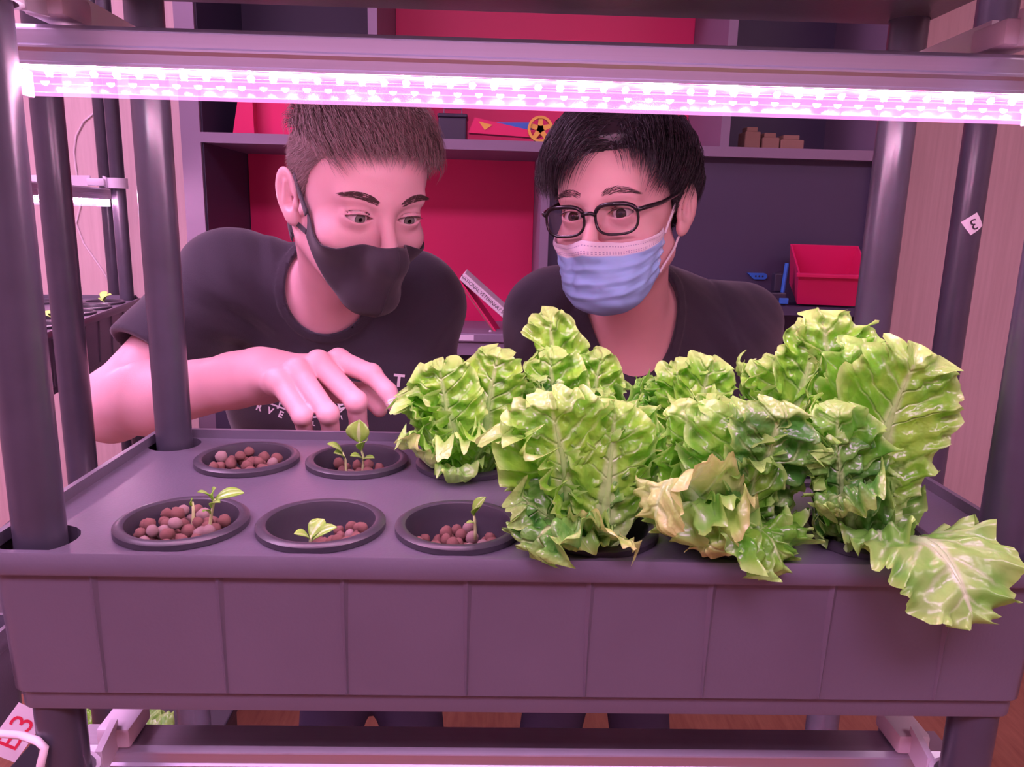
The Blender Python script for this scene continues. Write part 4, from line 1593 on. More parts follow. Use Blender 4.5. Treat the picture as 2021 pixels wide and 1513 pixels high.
def d_cap(P, a, b, ra, rb=None):
    rb = ra if rb is None else rb
    a, b = A3(a), A3(b)
    ba = b - a
    h = np.clip(((P - a) @ ba) / f32(ba @ ba), 0, 1)
    return np.linalg.norm(P - a - h[:, None] * ba, axis=1) - (f32(ra) + h * f32(rb - ra))


def smin(a, b, k):
    h = np.maximum(k - np.abs(a - b), 0) / f32(k)
    return np.minimum(a, b) - h * h * f32(k * 0.25)


def smax(a, b, k):
    return -smin(-a, -b, k)


def surface(fn, lo, hi, h, k=4, band=2.6):
    """iso-surface of fn, sampled coarsely first and finely only near the surface (surface nets)"""
    lo = np.asarray(lo, float)
    hi = np.asarray(hi, float)
    H = h * k
    nc = np.ceil((hi - lo) / H).astype(int)
    ax = [lo[i] + (np.arange(nc[i]) + 0.5) * H for i in range(3)]
    G = np.stack(np.meshgrid(*ax, indexing='ij'), -1).reshape(-1, 3).astype(f32)
    D = fn(G).reshape(nc)
    near = np.abs(D) < band * H
    n = nc * k
    F = np.repeat(np.repeat(np.repeat(np.where(D < 0, -1.0, 1.0).astype(f32), k, 0), k, 1), k, 2)
    fine = np.repeat(np.repeat(np.repeat(near, k, 0), k, 1), k, 2)
    idx = np.argwhere(fine)
    pts = (lo + (idx + 0.5) * h).astype(f32)
    out = np.empty(len(pts), f32)
    for s in range(0, len(pts), 400000):
        out[s:s + 400000] = fn(pts[s:s + 400000])
    F[fine] = out
    ins = F < 0
    cnt = np.zeros(n - 1, np.int8)
    corners = [(i, j, l) for i in (0, 1) for j in (0, 1) for l in (0, 1)]
    for i, j, l in corners:
        cnt += ins[i:n[0] - 1 + i, j:n[1] - 1 + j, l:n[2] - 1 + l]
    act = (cnt > 0) & (cnt < 8)
    C = np.argwhere(act)
    vid = -np.ones(n - 1, np.int32)
    vid[act] = np.arange(len(C))
    acc = np.zeros((len(C), 3))
    w_ = np.zeros(len(C))
    for axis in range(3):
        o1, o2 = [q for q in range(3) if q != axis]
        for a in (0, 1):
            for b in (0, 1):
                p = C.copy()
                p[:, o1] += a
                p[:, o2] += b
                q = p.copy()
                q[:, axis] += 1
                fa = F[p[:, 0], p[:, 1], p[:, 2]]
                fb = F[q[:, 0], q[:, 1], q[:, 2]]
                m = (fa < 0) != (fb < 0)
                t = np.zeros(len(C))
                t[m] = fa[m] / (fa[m] - fb[m])
                pos = p.astype(float)
                pos[:, axis] += t
                acc[m] += pos[m]
                w_[m] += 1
    V = lo + (acc / w_[:, None] + 0.5) * h
    quads = []
    for axis in range(3):
        o1, o2 = (axis + 1) % 3, (axis + 2) % 3
        sa = [slice(None)] * 3
        sb = [slice(None)] * 3
        sa[axis] = slice(0, -1)
        sb[axis] = slice(1, None)
        ch = ins[tuple(sa)] != ins[tuple(sb)]
        E = np.argwhere(ch)
        ok = (E[:, o1] > 0) & (E[:, o2] > 0) & (E[:, o1] < n[o1] - 1) & (E[:, o2] < n[o2] - 1)
        E = E[ok]
        fl = ins[E[:, 0], E[:, 1], E[:, 2]]

        def cell(d1, d2):
            c = E.copy()
            c[:, o1] -= d1
            c[:, o2] -= d2
            return vid[c[:, 0], c[:, 1], c[:, 2]]
        q = np.stack([cell(1, 1), cell(0, 1), cell(0, 0), cell(1, 0)], -1)
        q[~fl] = q[~fl][:, ::-1]
        quads.append(q)
    Q = np.vstack(quads)
    Q = Q[(Q >= 0).all(1)]
    # settle the vertices onto the surface
    e = h * 0.5
    for _ in range(2):
        P = V.astype(f32)
        d0 = fn(P)
        g = np.stack([(fn(P + A3(np.eye(3)[i] * e)) - fn(P - A3(np.eye(3)[i] * e))) / (2 * e) for i in range(3)], 1)
        gl = np.maximum((g * g).sum(1), 0.2)
        stp = np.clip(-d0 / gl, -0.6 * h, 0.6 * h)
        V = V + g * stp[:, None]
    return V, Q


def body_obj(name, VQ, mat, root, attr=None):
    Vs, Qs, off = [], [], 0
    for V, Q in VQ:
        Vs.append(V)
        Qs.append(Q + off)
        off += len(V)
    me = mesh_quads(name, np.vstack(Vs), np.vstack(Qs))
    me.materials.append(mat)
    me.polygons.foreach_set('use_smooth', [True] * len(me.polygons))
    o = link(name, me, None, None)
    keep_world(o, root)
    return o


def head_rot(yaw, pitch, roll):
    return np.array(Matrix.Rotation(math.radians(yaw), 3, 'Z') @ Matrix.Rotation(math.radians(pitch), 3, 'X') @ Matrix.Rotation(math.radians(roll), 3, 'Y'))


EYE = (0.0320, -0.0735, 0.0)


def face_core(p):
    """skull, face and jaw without the fine features (head frame: face looks along -y)"""
    x = np.abs(p[:, 0:1])
    q = np.hstack([x, p[:, 1:]])
    d = d_ell(p, (0, 0.012, 0.038), (0.0755, 0.0965, 0.088))
    d = smin(d, d_ell(p, (0, -0.022, 0.042), (0.066, 0.070, 0.064)), 0.02)
    d = smin(d, d_ell(p, (0, -0.024, -0.034), (0.060, 0.062, 0.078)), 0.03)
    d = smin(d, d_cap(q, (0.050, 0.004, -0.055), (0.015, -0.066, -0.098), 0.017, 0.016), 0.025)
    d = smin(d, d_ell(p, (0, -0.072, -0.100), (0.020, 0.017, 0.017)), 0.02)
    d = smin(d, d_ell(q, (0.043, -0.056, -0.030), (0.022, 0.024, 0.019)), 0.022)
    return d


def head_sdf(p, slim=1.0, lid=0.0048, ear_out=24):
    x = np.abs(p[:, 0:1])
    q = np.hstack([x, p[:, 1:]])
    d = face_core(p)
    # brow, sockets, nose
    d = smin(d, d_cap(q, (0.000, -0.0850, 0.0190), (0.043, -0.0735, 0.0235), 0.0085, 0.0075), 0.018)
    d = smax(d, -d_ell(q, (0.0335, -0.0990, 0.0005), (0.0210, 0.0190, 0.0125)), 0.014)
    d = smin(d, d_cap(p, (0, -0.0850, 0.0080), (0, -0.1130, -0.0360), 0.0065, 0.0105), 0.012)
    d = smin(d, d_ell(q, (0.0115, -0.1010, -0.0385), (0.0085, 0.0105, 0.0080)), 0.008)
    d = smin(d, d_ell(p, (0, -0.0860, -0.0700), (0.021, 0.010, 0.012)), 0.012)
    # lids around the eyeballs
    eye = d_ell(q, EYE, (0.0178, 0.0152, 0.0150))
    d = smin(d, eye, 0.0075)
    dx = q[:, 0] - f32(EYE[0])
    u = np.clip(1 - (dx / f32(0.0160)) ** 2, 0, 1)
    zc = f32(0.0005) + dx * f32(0.06)
    up = f32(lid) * u ** 0.75
    lo_ = f32(0.0047) * u
    slit = np.maximum(q[:, 2] - zc - up, zc - lo_ - q[:, 2])
    ap = np.maximum(np.maximum(slit, q[:, 1] - f32(EYE[1] + 0.001)), d_sph(q, EYE, 0.0205))
    d = smax(d, -ap, 0.0012)
    # crease above the lid
    cz = q[:, 2] - zc - up - f32(0.0030)
    cr = np.sqrt(cz * cz + np.maximum(0, d_sph(q, EYE, 0.0162)) ** 2 + 1e-10) - f32(0.0008)
    d = smax(d, -np.maximum(cr, np.abs(dx) - f32(0.015)), 0.0018)
    # ears
    ca, sa = math.cos(math.radians(ear_out)), math.sin(math.radians(ear_out))
    ex = q[:, 0] - f32(0.0735)
    ey = q[:, 1] - f32(0.008)
    ez = q[:, 2] + f32(0.006)
    lx = ex * ca - ey * sa
    ly = ex * sa + ey * ca
    e3 = np.stack([lx, ly - ez * f32(0.18), ez], 1).astype(f32)
    ear = d_ell(e3, (0.003, 0.016, 0.004), (0.0058, 0.0185, 0.0290))
    ear = smin(ear, d_ell(e3, (0.003, 0.008, -0.022), (0.0055, 0.0095, 0.0110)), 0.008)
    ear = smax(ear, -d_ell(e3, (0.0105, 0.0130, 0.0060), (0.0080, 0.0115, 0.0200)), 0.005)
    ear = smax(ear, -d_ell(e3, (0.0080, 0.0080, -0.0040), (0.0085, 0.0075, 0.0100)), 0.004)
    ear = smin(ear, d_cap(e3, (0.0045, 0.0150, 0.0165), (0.0040, 0.0185, -0.0070), 0.0024), 0.004)
    ear = smin(ear, d_ell(e3, (0.004, -0.001, -0.006), (0.0030, 0.0040, 0.0055)), 0.004)
    d = smin(d, ear, 0.007)
    return d


def hair_keep(p, kind):
    """height of the hairline at a point of the scalp (head frame)"""
    y = p[:, 1]
    x = np.abs(p[:, 0])
    front = 0.074 - 0.10 * np.clip(x - 0.045, 0, 1)
    side = np.interp(y, [-0.10, -0.062, -0.045, -0.030, -0.012, 0.000, 0.020, 0.045, 0.10], [0.076, 0.070, 0.055, 0.040, 0.010, -0.004, 0.020, -0.030, -0.055])
    return p[:, 2] - np.where(y < -0.06, np.minimum(front, 0.08), side)


def strands(fn, roots, dirs, lens, seg, width, lift, grav, off, rs, Rh, c, curlamp=0.0, toward=None, hug=0.0):
    """tapering hairs that slide over the head; returns triangles of three-sided tubes in world space"""
    n = len(roots)
    p = roots.copy()
    e = 0.002
    pts = [p.copy()]
    d = dirs.copy()
    for s in range(seg):
        st = lens / seg
        p = p + d * st[:, None]
        P = p.astype(f32)
        dist = fn(P)
        g = np.stack([(fn(P + A3(np.eye(3)[i] * e)) - fn(P - A3(np.eye(3)[i] * e))) / (2 * e) for i in range(3)], 1)
        g /= np.maximum(np.linalg.norm(g, axis=1), 1e-6)[:, None]
        need = off * min(1.0, (s + 1) / 2.0)
        push = np.maximum(0, need - dist) - hug * np.maximum(0, dist - need * 1.25 - 0.001)
        p = p + g * push[:, None]
        d = p - pts[-1]
        d /= np.maximum(np.linalg.norm(d, axis=1), 1e-6)[:, None]
        d = d + np.array(grav)[None, :] * (0.5 + s / seg) + (toward if toward is not None else 0)
        d /= np.maximum(np.linalg.norm(d, axis=1), 1e-6)[:, None]
        pts.append(p.copy())
    K = len(pts)
    C = np.stack(pts, 1)                                  # n,K,3
    T = np.gradient(C, axis=1)
    T /= np.maximum(np.linalg.norm(T, axis=2), 1e-6)[..., None]
    ref = rs.normal(size=(n, 1, 3))
    s1 = np.cross(T, ref)
    s1 /= np.maximum(np.linalg.norm(s1, axis=2), 1e-6)[..., None]
    s2 = np.cross(T, s1)
    r = width[:, None] * np.interp(np.linspace(0, 1, K), [0, 0.5, 1], [1, 0.85, 0.08])[None, :]
    V = []
    for k in range(3):
        a = 2 * math.pi * k / 3
        V.append(C + (s1 * math.cos(a) + s2 * math.sin(a)) * r[..., None])
    V = np.stack(V, 2)                                    # n,K,3sides,3
    idx = np.arange(n * K * 3).reshape(n, K, 3)
    Q = []
    for k in range(3):
        k2 = (k + 1) % 3
        Q.append(np.stack([idx[:, :-1, k], idx[:, :-1, k2], idx[:, 1:, k2], idx[:, 1:, k]], -1).reshape(-1, 4))
    Vw = V.reshape(-1, 3) @ Rh.T + c
    return Vw, np.vstack(Q)


def scalp_roots(n, rs, kind, zmin=None):
    out = []
    tot = 0
    while tot < n:
        u = rs.normal(size=(n, 3))
        u /= np.linalg.norm(u, axis=1)[:, None]
        p = np.array([0, 0.012, 0.036]) + u * 0.06
        for _ in range(14):
            p = p + u * (-face_core(p.astype(f32)))[:, None]
        m = hair_keep(p, kind) > 0
        p = p[m]
        out.append(p)
        tot += len(p)
    return np.vstack(out)[:n]


def wrap_patch(fn, U, Vv, pos_fn, off):
    """grid that is pressed onto the head from outside; pos_fn gives (angle, z) of every node, axis along z"""
    th, z, extra = pos_fn(U, Vv)
    yc = -0.010
    d = np.stack([np.sin(th), -np.cos(th), np.zeros_like(th)], -1)
    base = np.stack([np.zeros_like(th), np.full_like(th, yc), z], -1)
    r = np.full(th.shape, 0.17)
    for _ in range(40):
        P = (base + d * r[..., None]).reshape(-1, 3).astype(f32)
        r = r - 0.9 * (fn(P).reshape(th.shape) - off)
        r = np.clip(r, 0.02, 0.2)
    r = r + extra
    return base + d * r[..., None]


def grid_mesh(name, G, Rh, c, thick, mat, root, uv=None, parent=None):
    a, b = G.shape[:2]
    V = G.reshape(-1, 3) @ Rh.T + c
    idx = np.arange(a * b).reshape(a, b)
    Q = np.stack([idx[:-1, :-1], idx[:-1, 1:], idx[1:, 1:], idx[1:, :-1]], -1).reshape(-1, 4)
    # second skin underneath
    du = np.gradient(G, axis=0)
    dv = np.gradient(G, axis=1)
    nn = np.cross(du, dv)
    nn /= np.maximum(np.linalg.norm(nn, axis=2), 1e-9)[..., None]
    cen = np.array([0, -0.01, -0.05])
    sg = np.sign((nn * (G - cen)).sum(-1).mean())
    V2 = (G - nn * sg * thick).reshape(-1, 3) @ Rh.T + c
    m = a * b
    border = [(idx[i, 0], idx[i + 1, 0]) for i in range(a - 1)] + [(idx[i + 1, -1], idx[i, -1]) for i in range(a - 1)]
    border += [(idx[0, j + 1], idx[0, j]) for j in range(b - 1)] + [(idx[-1, j], idx[-1, j + 1]) for j in range(b - 1)]
    Qb = np.array([(p, q, q + m, p + m) for p, q in border])
    Qa = np.vstack([Q, Q[:, ::-1] + m, Qb])
    me = mesh_quads(name, np.vstack([V, V2]), Qa)
    bm = bmesh.new()
    bm.from_mesh(me)
    bmesh.ops.recalc_face_normals(bm, faces=list(bm.faces))
    bm.to_mesh(me)
    bm.free()
    if uv is not None:
        uvv = np.vstack([uv.reshape(-1, 2)] * 2).astype(f32)
        lay = me.uv_layers.new(name='UVMap')
        li = np.zeros(len(me.loops), np.int32)
        me.loops.foreach_get('vertex_index', li)
        lay.data.foreach_set('uv', uvv[li].ravel())
    me.polygons.foreach_set('use_smooth', [True] * len(me.polygons))
    me.materials.append(mat)
    o = link(name, me, None, None)
    if parent is not None:
        o.parent = parent
    else:
        keep_world(o, root)
    return o


def band(name, fn, A, B, width, off, thick, mat, Rh, c, root, parent=None, n=16, sag=(0, 0, 0), wdir=(0, 0, 1), taper=1.0):
    """flat strap from A to B (head frame) that lies on the head"""
    t = np.linspace(0, 1, n)
    A, B, sag = np.array(A), np.array(B), np.array(sag)
    p = A + (B - A) * t[:, None] + sag * (4 * t * (1 - t))[:, None]
    for _ in range(6):
        P = p.astype(f32)
        dist = fn(P)
        e = 0.002
        g = np.stack([(fn(P + A3(np.eye(3)[i] * e)) - fn(P - A3(np.eye(3)[i] * e))) / (2 * e) for i in range(3)], 1)
        p = p + g * np.maximum(0, off - dist)[:, None]
    T = np.gradient(p, axis=0)
    T /= np.linalg.norm(T, axis=1)[:, None]
    P = p.astype(f32)
    g = np.stack([(fn(P + A3(np.eye(3)[i] * e)) - fn(P - A3(np.eye(3)[i] * e))) / (2 * e) for i in range(3)], 1)
    g /= np.maximum(np.linalg.norm(g, axis=1), 1e-6)[:, None]
    s = np.cross(T, g)
    s /= np.maximum(np.linalg.norm(s, axis=1), 1e-6)[:, None]
    wv = width * (1 + (taper - 1) * t)
    G = np.stack([p + s * (wv * k)[:, None] for k in (-0.5, -0.17, 0.17, 0.5)], 1)
    return grid_mesh(name, G, Rh, c, thick, mat, root, parent=parent)


def iris_material(name, iris, ring):
    m = bpy.data.materials.new(name)
    m.use_nodes = True
    nt = m.node_tree
    b = nt.nodes['Principled BSDF']
    b.inputs['Roughness'].default_value = 0.08
    tc = nt.nodes.new('ShaderNodeTexCoord')
    sx = nt.nodes.new('ShaderNodeSeparateXYZ')
    cb = nt.nodes.new('ShaderNodeCombineXYZ')
    ln = nt.nodes.new('ShaderNodeVectorMath')
    ln.operation = 'LENGTH'
    nt.links.new(tc.outputs['Object'], sx.inputs[0])
    nt.links.new(sx.outputs[0], cb.inputs[0])
    nt.links.new(sx.outputs[2], cb.inputs[2])
    nt.links.new(cb.outputs[0], ln.inputs[0])
    mr = nt.nodes.new('ShaderNodeMapRange')
    mr.inputs[2].default_value = 0.0134
    nt.links.new(ln.outputs['Value'], mr.inputs[0])
    cr = nt.nodes.new('ShaderNodeValToRGB')
    E = cr.color_ramp.elements
    E[0].position = 0.0
    E[0].color = (0.005, 0.004, 0.005, 1)
    E[1].position = 0.17
    E[1].color = (0.005, 0.004, 0.005, 1)
    for pos, col in ((0.20, iris), (0.42, iris), (0.48, ring), (0.53, (0.72, 0.62, 0.62)), (0.8, (0.62, 0.50, 0.50))):
        q = E.new(pos)
        q.color = (*col, 1)
    nt.links.new(mr.outputs[0], cr.inputs[0])
    nt.links.new(cr.outputs[0], b.inputs['Base Color'])
    return m


def eyes(Rh, c, root, mat, gaze):
    """gaze: world point looked at"""
    for sx in (-1, 1):
        cen = np.array([sx * EYE[0], EYE[1], EYE[2]]) @ Rh.T + c
        bm = bmesh.new()
        bmesh.ops.create_uvsphere(bm, u_segments=28, v_segments=20, radius=0.0134)
        me = bpy.data.meshes.new('eye')
        bm.to_mesh(me)
        bm.free()
        me.polygons.foreach_set('use_smooth', [True] * len(me.polygons))
        me.materials.append(mat)
        o = link('eye', me, None, root)
        d = (Vector(gaze) - Vector(cen)).normalized()
        # object -y looks at the gaze point
        q = d.to_track_quat('-Y', 'Z')
        o.rotation_mode = 'QUATERNION'
        o.rotation_quaternion = q
        o.location = Vector(cen) - root.location


def brow_and_lash(fn, Rh, c, root, mat, seed, thick=1.0, lid=0.0048, arch=0.0, width=0.0042, dens=230, inner=0.0):
    rs = np.random.RandomState(seed)
    for sx in (-1, 1):
        t = rs.rand(dens)
        x = 0.013 + 0.040 * t
        zc = 0.0205 + 0.0065 * np.sin(np.pi * np.clip(t * 1.1, 0, 1) * 0.75) + arch * t + inner * (1 - t)
        wd = width * np.interp(t, [0, 0.15, 0.6, 1], [0.55, 1, 0.9, 0.2])
        z = zc + (rs.rand(dens) - 0.5) * wd * 2
        p = np.stack([sx * x, np.full(dens, -0.12), z], 1)
        for _ in range(25):
            p[:, 1] += 0.8 * fn(p.astype(f32))
        d = np.stack([sx * (0.8 + 0.2 * t), 0.35 * t, 0.55 - 0.9 * t], 1)
        d /= np.linalg.norm(d, axis=1)[:, None]
        V, Q = strands(fn, p, d, 0.0060 + 0.003 * rs.rand(dens), 3, np.full(dens, 0.00030 * thick), 0, (0, 0, 0), 0.0005 + 0.0008 * rs.rand(dens), rs, Rh, c)
        body_obj('eyebrow', [(V, Q)], mat, root)
        # lashes: a dark fringe on the upper lid edge
        n = 46
        t = np.linspace(-1, 1, n)
        dx = t * 0.0154
        u = np.clip(1 - (dx / 0.0160) ** 2, 0, 1)
        z = 0.0005 + dx * 0.06 + lid * u ** 0.75 + 0.0002
        px = EYE[0] + dx
        yy = EYE[1] - np.sqrt(np.maximum(1e-7, 0.0152 ** 2 - dx ** 2 * 0.72 - z ** 2))
        p = np.stack([sx * px, yy, z], 1)
        d = np.stack([sx * dx * 22, np.full(n, -1.0), np.full(n, -0.05)], 1)
        d /= np.linalg.norm(d, axis=1)[:, None]
        L = np.full(n, 0.0046)
        none = lambda P: np.full(len(P), 1.0, f32) + P[:, 0] * 0
        V, Q = strands(none, p, d, L, 3, np.full(n, 0.00034), 0, (0, 0, 0.12), np.zeros(n), rs, Rh, c)
        body_obj('eyelashes', [(V, Q)], mat, root)


def person_root(loc, label):
    r = empty('person', loc)
    tag(r, label, 'person')
    return r


def wrinkle(P, seed, amp, fr=30.0, axis=(1, 0, 1)):
    rs = np.random.RandomState(seed)
    w_ = np.zeros(len(P), f32)
    for i in range(6):
        k = rs.normal(size=3)
        k = k / np.linalg.norm(k) * fr * rs.uniform(0.6, 1.7)
        w_ += np.sin(P @ A3(k) + f32(rs.uniform(0, 6.28)) + 1.3 * np.sin(P @ A3(rs.normal(size=3) * fr * 0.4)))
    return w_ * f32(amp / 6)


def folds(P, spots):
    """soft cloth folds: (centre, direction across the folds, spread, amplitude, wave number)"""
    out = np.zeros(len(P), f32)
    for c, n, sp_, am, k in spots:
        q = P - A3(c)
        n = A3(n) / f32(np.linalg.norm(n))
        r2_ = (q * q).sum(1)
        ph_ = (q @ n) * f32(k) + 0.8 * np.sin(q[:, 2] * f32(38)) + 0.6 * np.sin(q[:, 0] * f32(29))
        wv = np.sin(ph_)
        out += f32(am) * np.exp(-r2_ / f32(sp_ * sp_)) * np.sign(wv) * np.abs(wv) ** 1.5
    return out


def hanging_arm(E, side):
    """bare forearm and relaxed hand hanging from a sleeve end E; side +1 = image right"""
    W_ = E + np.array([0.0, -0.025, -0.215])

    def fn(P):
        d = d_cap(P, E + np.array([0, 0, 0.05]), W_, 0.040, 0.026)
        d = smin(d, d_cap(P, W_, W_ + np.array([0, -0.004, -0.045]), 0.024, 0.020), 0.02)
        for i in range(4):
            L_ = (0.92, 1.0, 0.95, 0.78)[i]
            b0 = W_ + np.array([0, (i - 1.5) * 0.0185 - 0.004, -0.082])
            m0 = b0 + np.array([-side * 0.006, -0.002, -0.036 * L_])
            t0 = m0 + np.array([-side * 0.014, 0.0, -0.034 * L_])
            d = smin(d, d_cap(P, W_ + np.array([0, (i - 1.5) * 0.010, -0.03]), b0, 0.015, 0.0105), 0.012)
            d = smin(d, smin(d_cap(P, b0, m0, 0.0098, 0.0086), d_cap(P, m0, t0, 0.0086, 0.0072), 0.004), 0.003)
        th = d_cap(P, W_ + np.array([0, -0.018, -0.028]), W_ + np.array([-side * 0.008, -0.046, -0.066]), 0.014, 0.0105)
        th = smin(th, d_cap(P, W_ + np.array([-side * 0.008, -0.046, -0.066]), W_ + np.array([-side * 0.014, -0.050, -0.096]), 0.0105, 0.008), 0.004)
        return smin(d, th, 0.008)
    return surface(fn, np.minimum(E, W_) + np.array([-0.07, -0.09, -0.18]), np.maximum(E, W_) + np.array([0.07, 0.07, 0.10]), 0.0032)


# ================================================================== boy in the black cloth mask
c1 = np.array([-0.172, 0.990, 1.284])
R1 = head_rot(32, 17, 0.5)
H1 = lambda P: head_sdf((P - A3(c1)) @ A3(R1), lid=0.0052)
L1f = lambda p: head_sdf(p, lid=0.0052)
nk1 = av(640, 590, 1.115)
shL = av(450, 560, 1.130)
shR = av(816, 592, 1.150)
elb = av(222, 800, 0.975)
wri = av(505, 742, 0.845)
chest1 = av(650, 770, 1.190)
hip1 = np.array([-0.22, 1.36, 0.84])
hd1 = c1 + R1 @ np.array([0, 0.028, -0.060])
ua = (elb - shL) / np.linalg.norm(elb - shL)
hem1 = shL + ua * 0.155
armR_end = av(836, 800, 1.13)


def core1(P):
    d = d_cap(P, shL + np.array([0.02, 0.01, -0.012]), shR + np.array([-0.02, 0.01, -0.012]), 0.062, 0.060)
    d = smin(d, d_ell(P, chest1, (0.148, 0.105, 0.150)), 0.06)
    d = smin(d, d_cap(P, nk1 + np.array([0, 0.045, -0.015]), chest1 + np.array([0, 0.05, 0.05]), 0.070, 0.11), 0.06)
    d = smin(d, d_cap(P, chest1 + np.array([0, 0.01, -0.02]), hip1, 0.125, 0.125), 0.08)
    d = smin(d, d_cap(P, nk1 + np.array([-0.02, 0.02, 0.0]), shL, 0.050, 0.052), 0.05)
    d = smin(d, d_cap(P, nk1 + np.array([0.02, 0.02, 0.0]), shR, 0.050, 0.052), 0.05)
    return d


def neck1(P):
    d = d_cap(P, hd1, nk1 + np.array([0, 0.02, -0.03]), 0.050, 0.054)
    # the two neck muscles towards the collar bones
    d = smin(d, d_cap(P, c1 + R1 @ np.array([-0.055, 0.035, -0.045]), nk1 + np.array([0.010, -0.034, -0.034]), 0.013, 0.010), 0.025)
    return d


hole1 = lambda P: smin(d_cap(P, nk1 + np.array([0.012, -0.055, 0.010]), hd1 + np.array([0.01, 0.0, 0.06]), 0.052, 0.068), d_cap(P, nk1 + np.array([0.004, 0.02, 0.006]), hd1, 0.060), 0.03)


def skin1_head(P):
    d = H1(P)
    d = smin(d, neck1(P), 0.03)
    d = smin(d, core1(P) + f32(0.006), 0.03)
    return d


def arm1(P):
    d = d_cap(P, shL, elb, 0.047, 0.041)
    d = smin(d, d_sph(P, elb + np.array([-0.004, 0.008, -0.006]), 0.040), 0.02)
    mid = elb + (wri - elb) * 0.30
    d = smin(d, d_cap(P, elb, mid, 0.040, 0.0405), 0.02)
    d = smin(d, d_cap(P, mid, wri, 0.0405, 0.0270), 0.03)
    return d


HAND = {
    'index': [(668, 712, .822), (733, 738, .800), (765, 772, .788), (777, 798, .782)],
    'middle': [(628, 716, .806), (703, 792, .782), (708, 842, .797), (700, 868, .815)],
    'ring': [(585, 730, .790), (648, 816, .768), (655, 862, .786), (646, 884, .806)],
    'pinky': [(546, 748, .778), (596, 820, .764), (604, 860, .782), (596, 880, .800)],
    'thumb': [(590, 775, .850), (672, 772, .845), (722, 775, .828), (749, 808, .812)],
}
FR = {'index': (.0125, .0104, .0094, .0078), 'middle': (.0128, .0108, .0095, .0080), 'ring': (.0122, .0102, .0090, .0076), 'pinky': (.0112, .0094, .0082, .0070),
      'thumb': (.0170, .0125, .0112, .0085)}
HJ = {k: [av(*q) for q in v] for k, v in HAND.items()}


def hand1(P):
    d = d_cap(P, wri + (elb - wri) * 0.12, wri + (HJ['middle'][0] - wri) * 0.25, 0.027, 0.024)
    for k in ('index', 'middle', 'ring', 'pinky'):
        b = wri + (HJ[k][0] - wri) * 0.05
        d = smin(d, d_cap(P, b + (HJ[k][0] - b) * 0.12, HJ[k][0] - np.array([0, 0, 0.004]), 0.0165, 0.0120), 0.018)
    ks = ['index', 'middle', 'ring', 'pinky']
    for a, b in zip(ks[:-1], ks[1:]):
        d = smin(d, d_cap(P, HJ[a][0] - np.array([0, 0, .006]) + (wri - HJ[a][0]) * .10, HJ[b][0] - np.array([0, 0, .006]) + (wri - HJ[b][0]) * .10, 0.0105), 0.008)
    th = d_cap(P, wri + (HJ['thumb'][0] - wri) * 0.4, HJ['thumb'][1], 0.018, 0.0125)
    th = smin(th, d_cap(P, HJ['thumb'][1], HJ['thumb'][2], .0125, .0112), 0.006)
    th = smin(th, d_cap(P, HJ['thumb'][2], HJ['thumb'][3], .0112, .0085), 0.006)
    d = smin(d, th, 0.012)
    for k in ks:
        J, r = HJ[k], FR[k]
        f = d_cap(P, J[0], J[1], r[0], r[1])
        f = smin(f, d_sph(P, J[0] + np.array([0, 0, 0.001]), r[0] * 1.04), 0.004)
        f = smin(f, d_cap(P, J[1], J[2], r[1], r[2]), 0.004)
        f = smin(f, d_sph(P, J[1], r[1] * 1.06), 0.003)
        f = smin(f, d_cap(P, J[2], J[3], r[2], r[3]), 0.004)
        d = smin(d, f, 0.0035)
    # tendons on the back of the hand
    return d


def skin1_arm(P):
    return smin(arm1(P), hand1(P), 0.02)


def sleeve1(P):
    d = d_cap(P, shL, hem1 + ua * 0.03, 0.068, 0.062)
    d = smax(d, ((P - A3(hem1)) @ A3(ua)), 0.004)
    inner = d_cap(P, shL, hem1 + ua * 0.08, 0.062, 0.0565)
    return d, inner


FOLD1 = [(av(470, 640, 1.07), (0.8, 0, 0.6), 0.075, 0.0038, 120), (av(395, 600, 1.06), (0.5, 0, 0.9), 0.06, 0.0034, 130), (av(545, 480, 1.10), (1.0, 0, 0.25), 0.05, 0.0026, 170),
         (av(850, 700, 1.08), (0.7, 0, -0.7), 0.07, 0.0036, 110), (av(640, 720, 1.06), (0.3, 0, 1.0), 0.08, 0.0022, 100)]


def shirt1(P):
    wk = wrinkle(P, 5, 0.011, 30) + folds(P, FOLD1)
    d = core1(P)
    s, inner = sleeve1(P)
    d = smin(d, s, 0.035)
    d = smin(d, d_cap(P, shR, armR_end, 0.062, 0.055), 0.05)
    d = d + wk - f32(0.002)
    d = smin(d, smin(neck1(P), core1(P) + f32(0.006), 0.03) - f32(0.0038), 0.006)
    # hollow the sleeve mouth
    mouth = np.maximum(inner + f32(0.0), -((P - A3(hem1 - ua * 0.03)) @ A3(ua)))
    d = smax(d, -mouth, 0.003)
    ho = hole1(P)
    rib = np.maximum(np.abs(ho - f32(0.006)) - f32(0.0065), np.abs(d) - f32(0.0022))
    d = smax(d, -ho, 0.003)
    d = np.minimum(d, np.maximum(rib, -ho))
    d = np.maximum(d, f32(0.80) - P[:, 2])
    return d


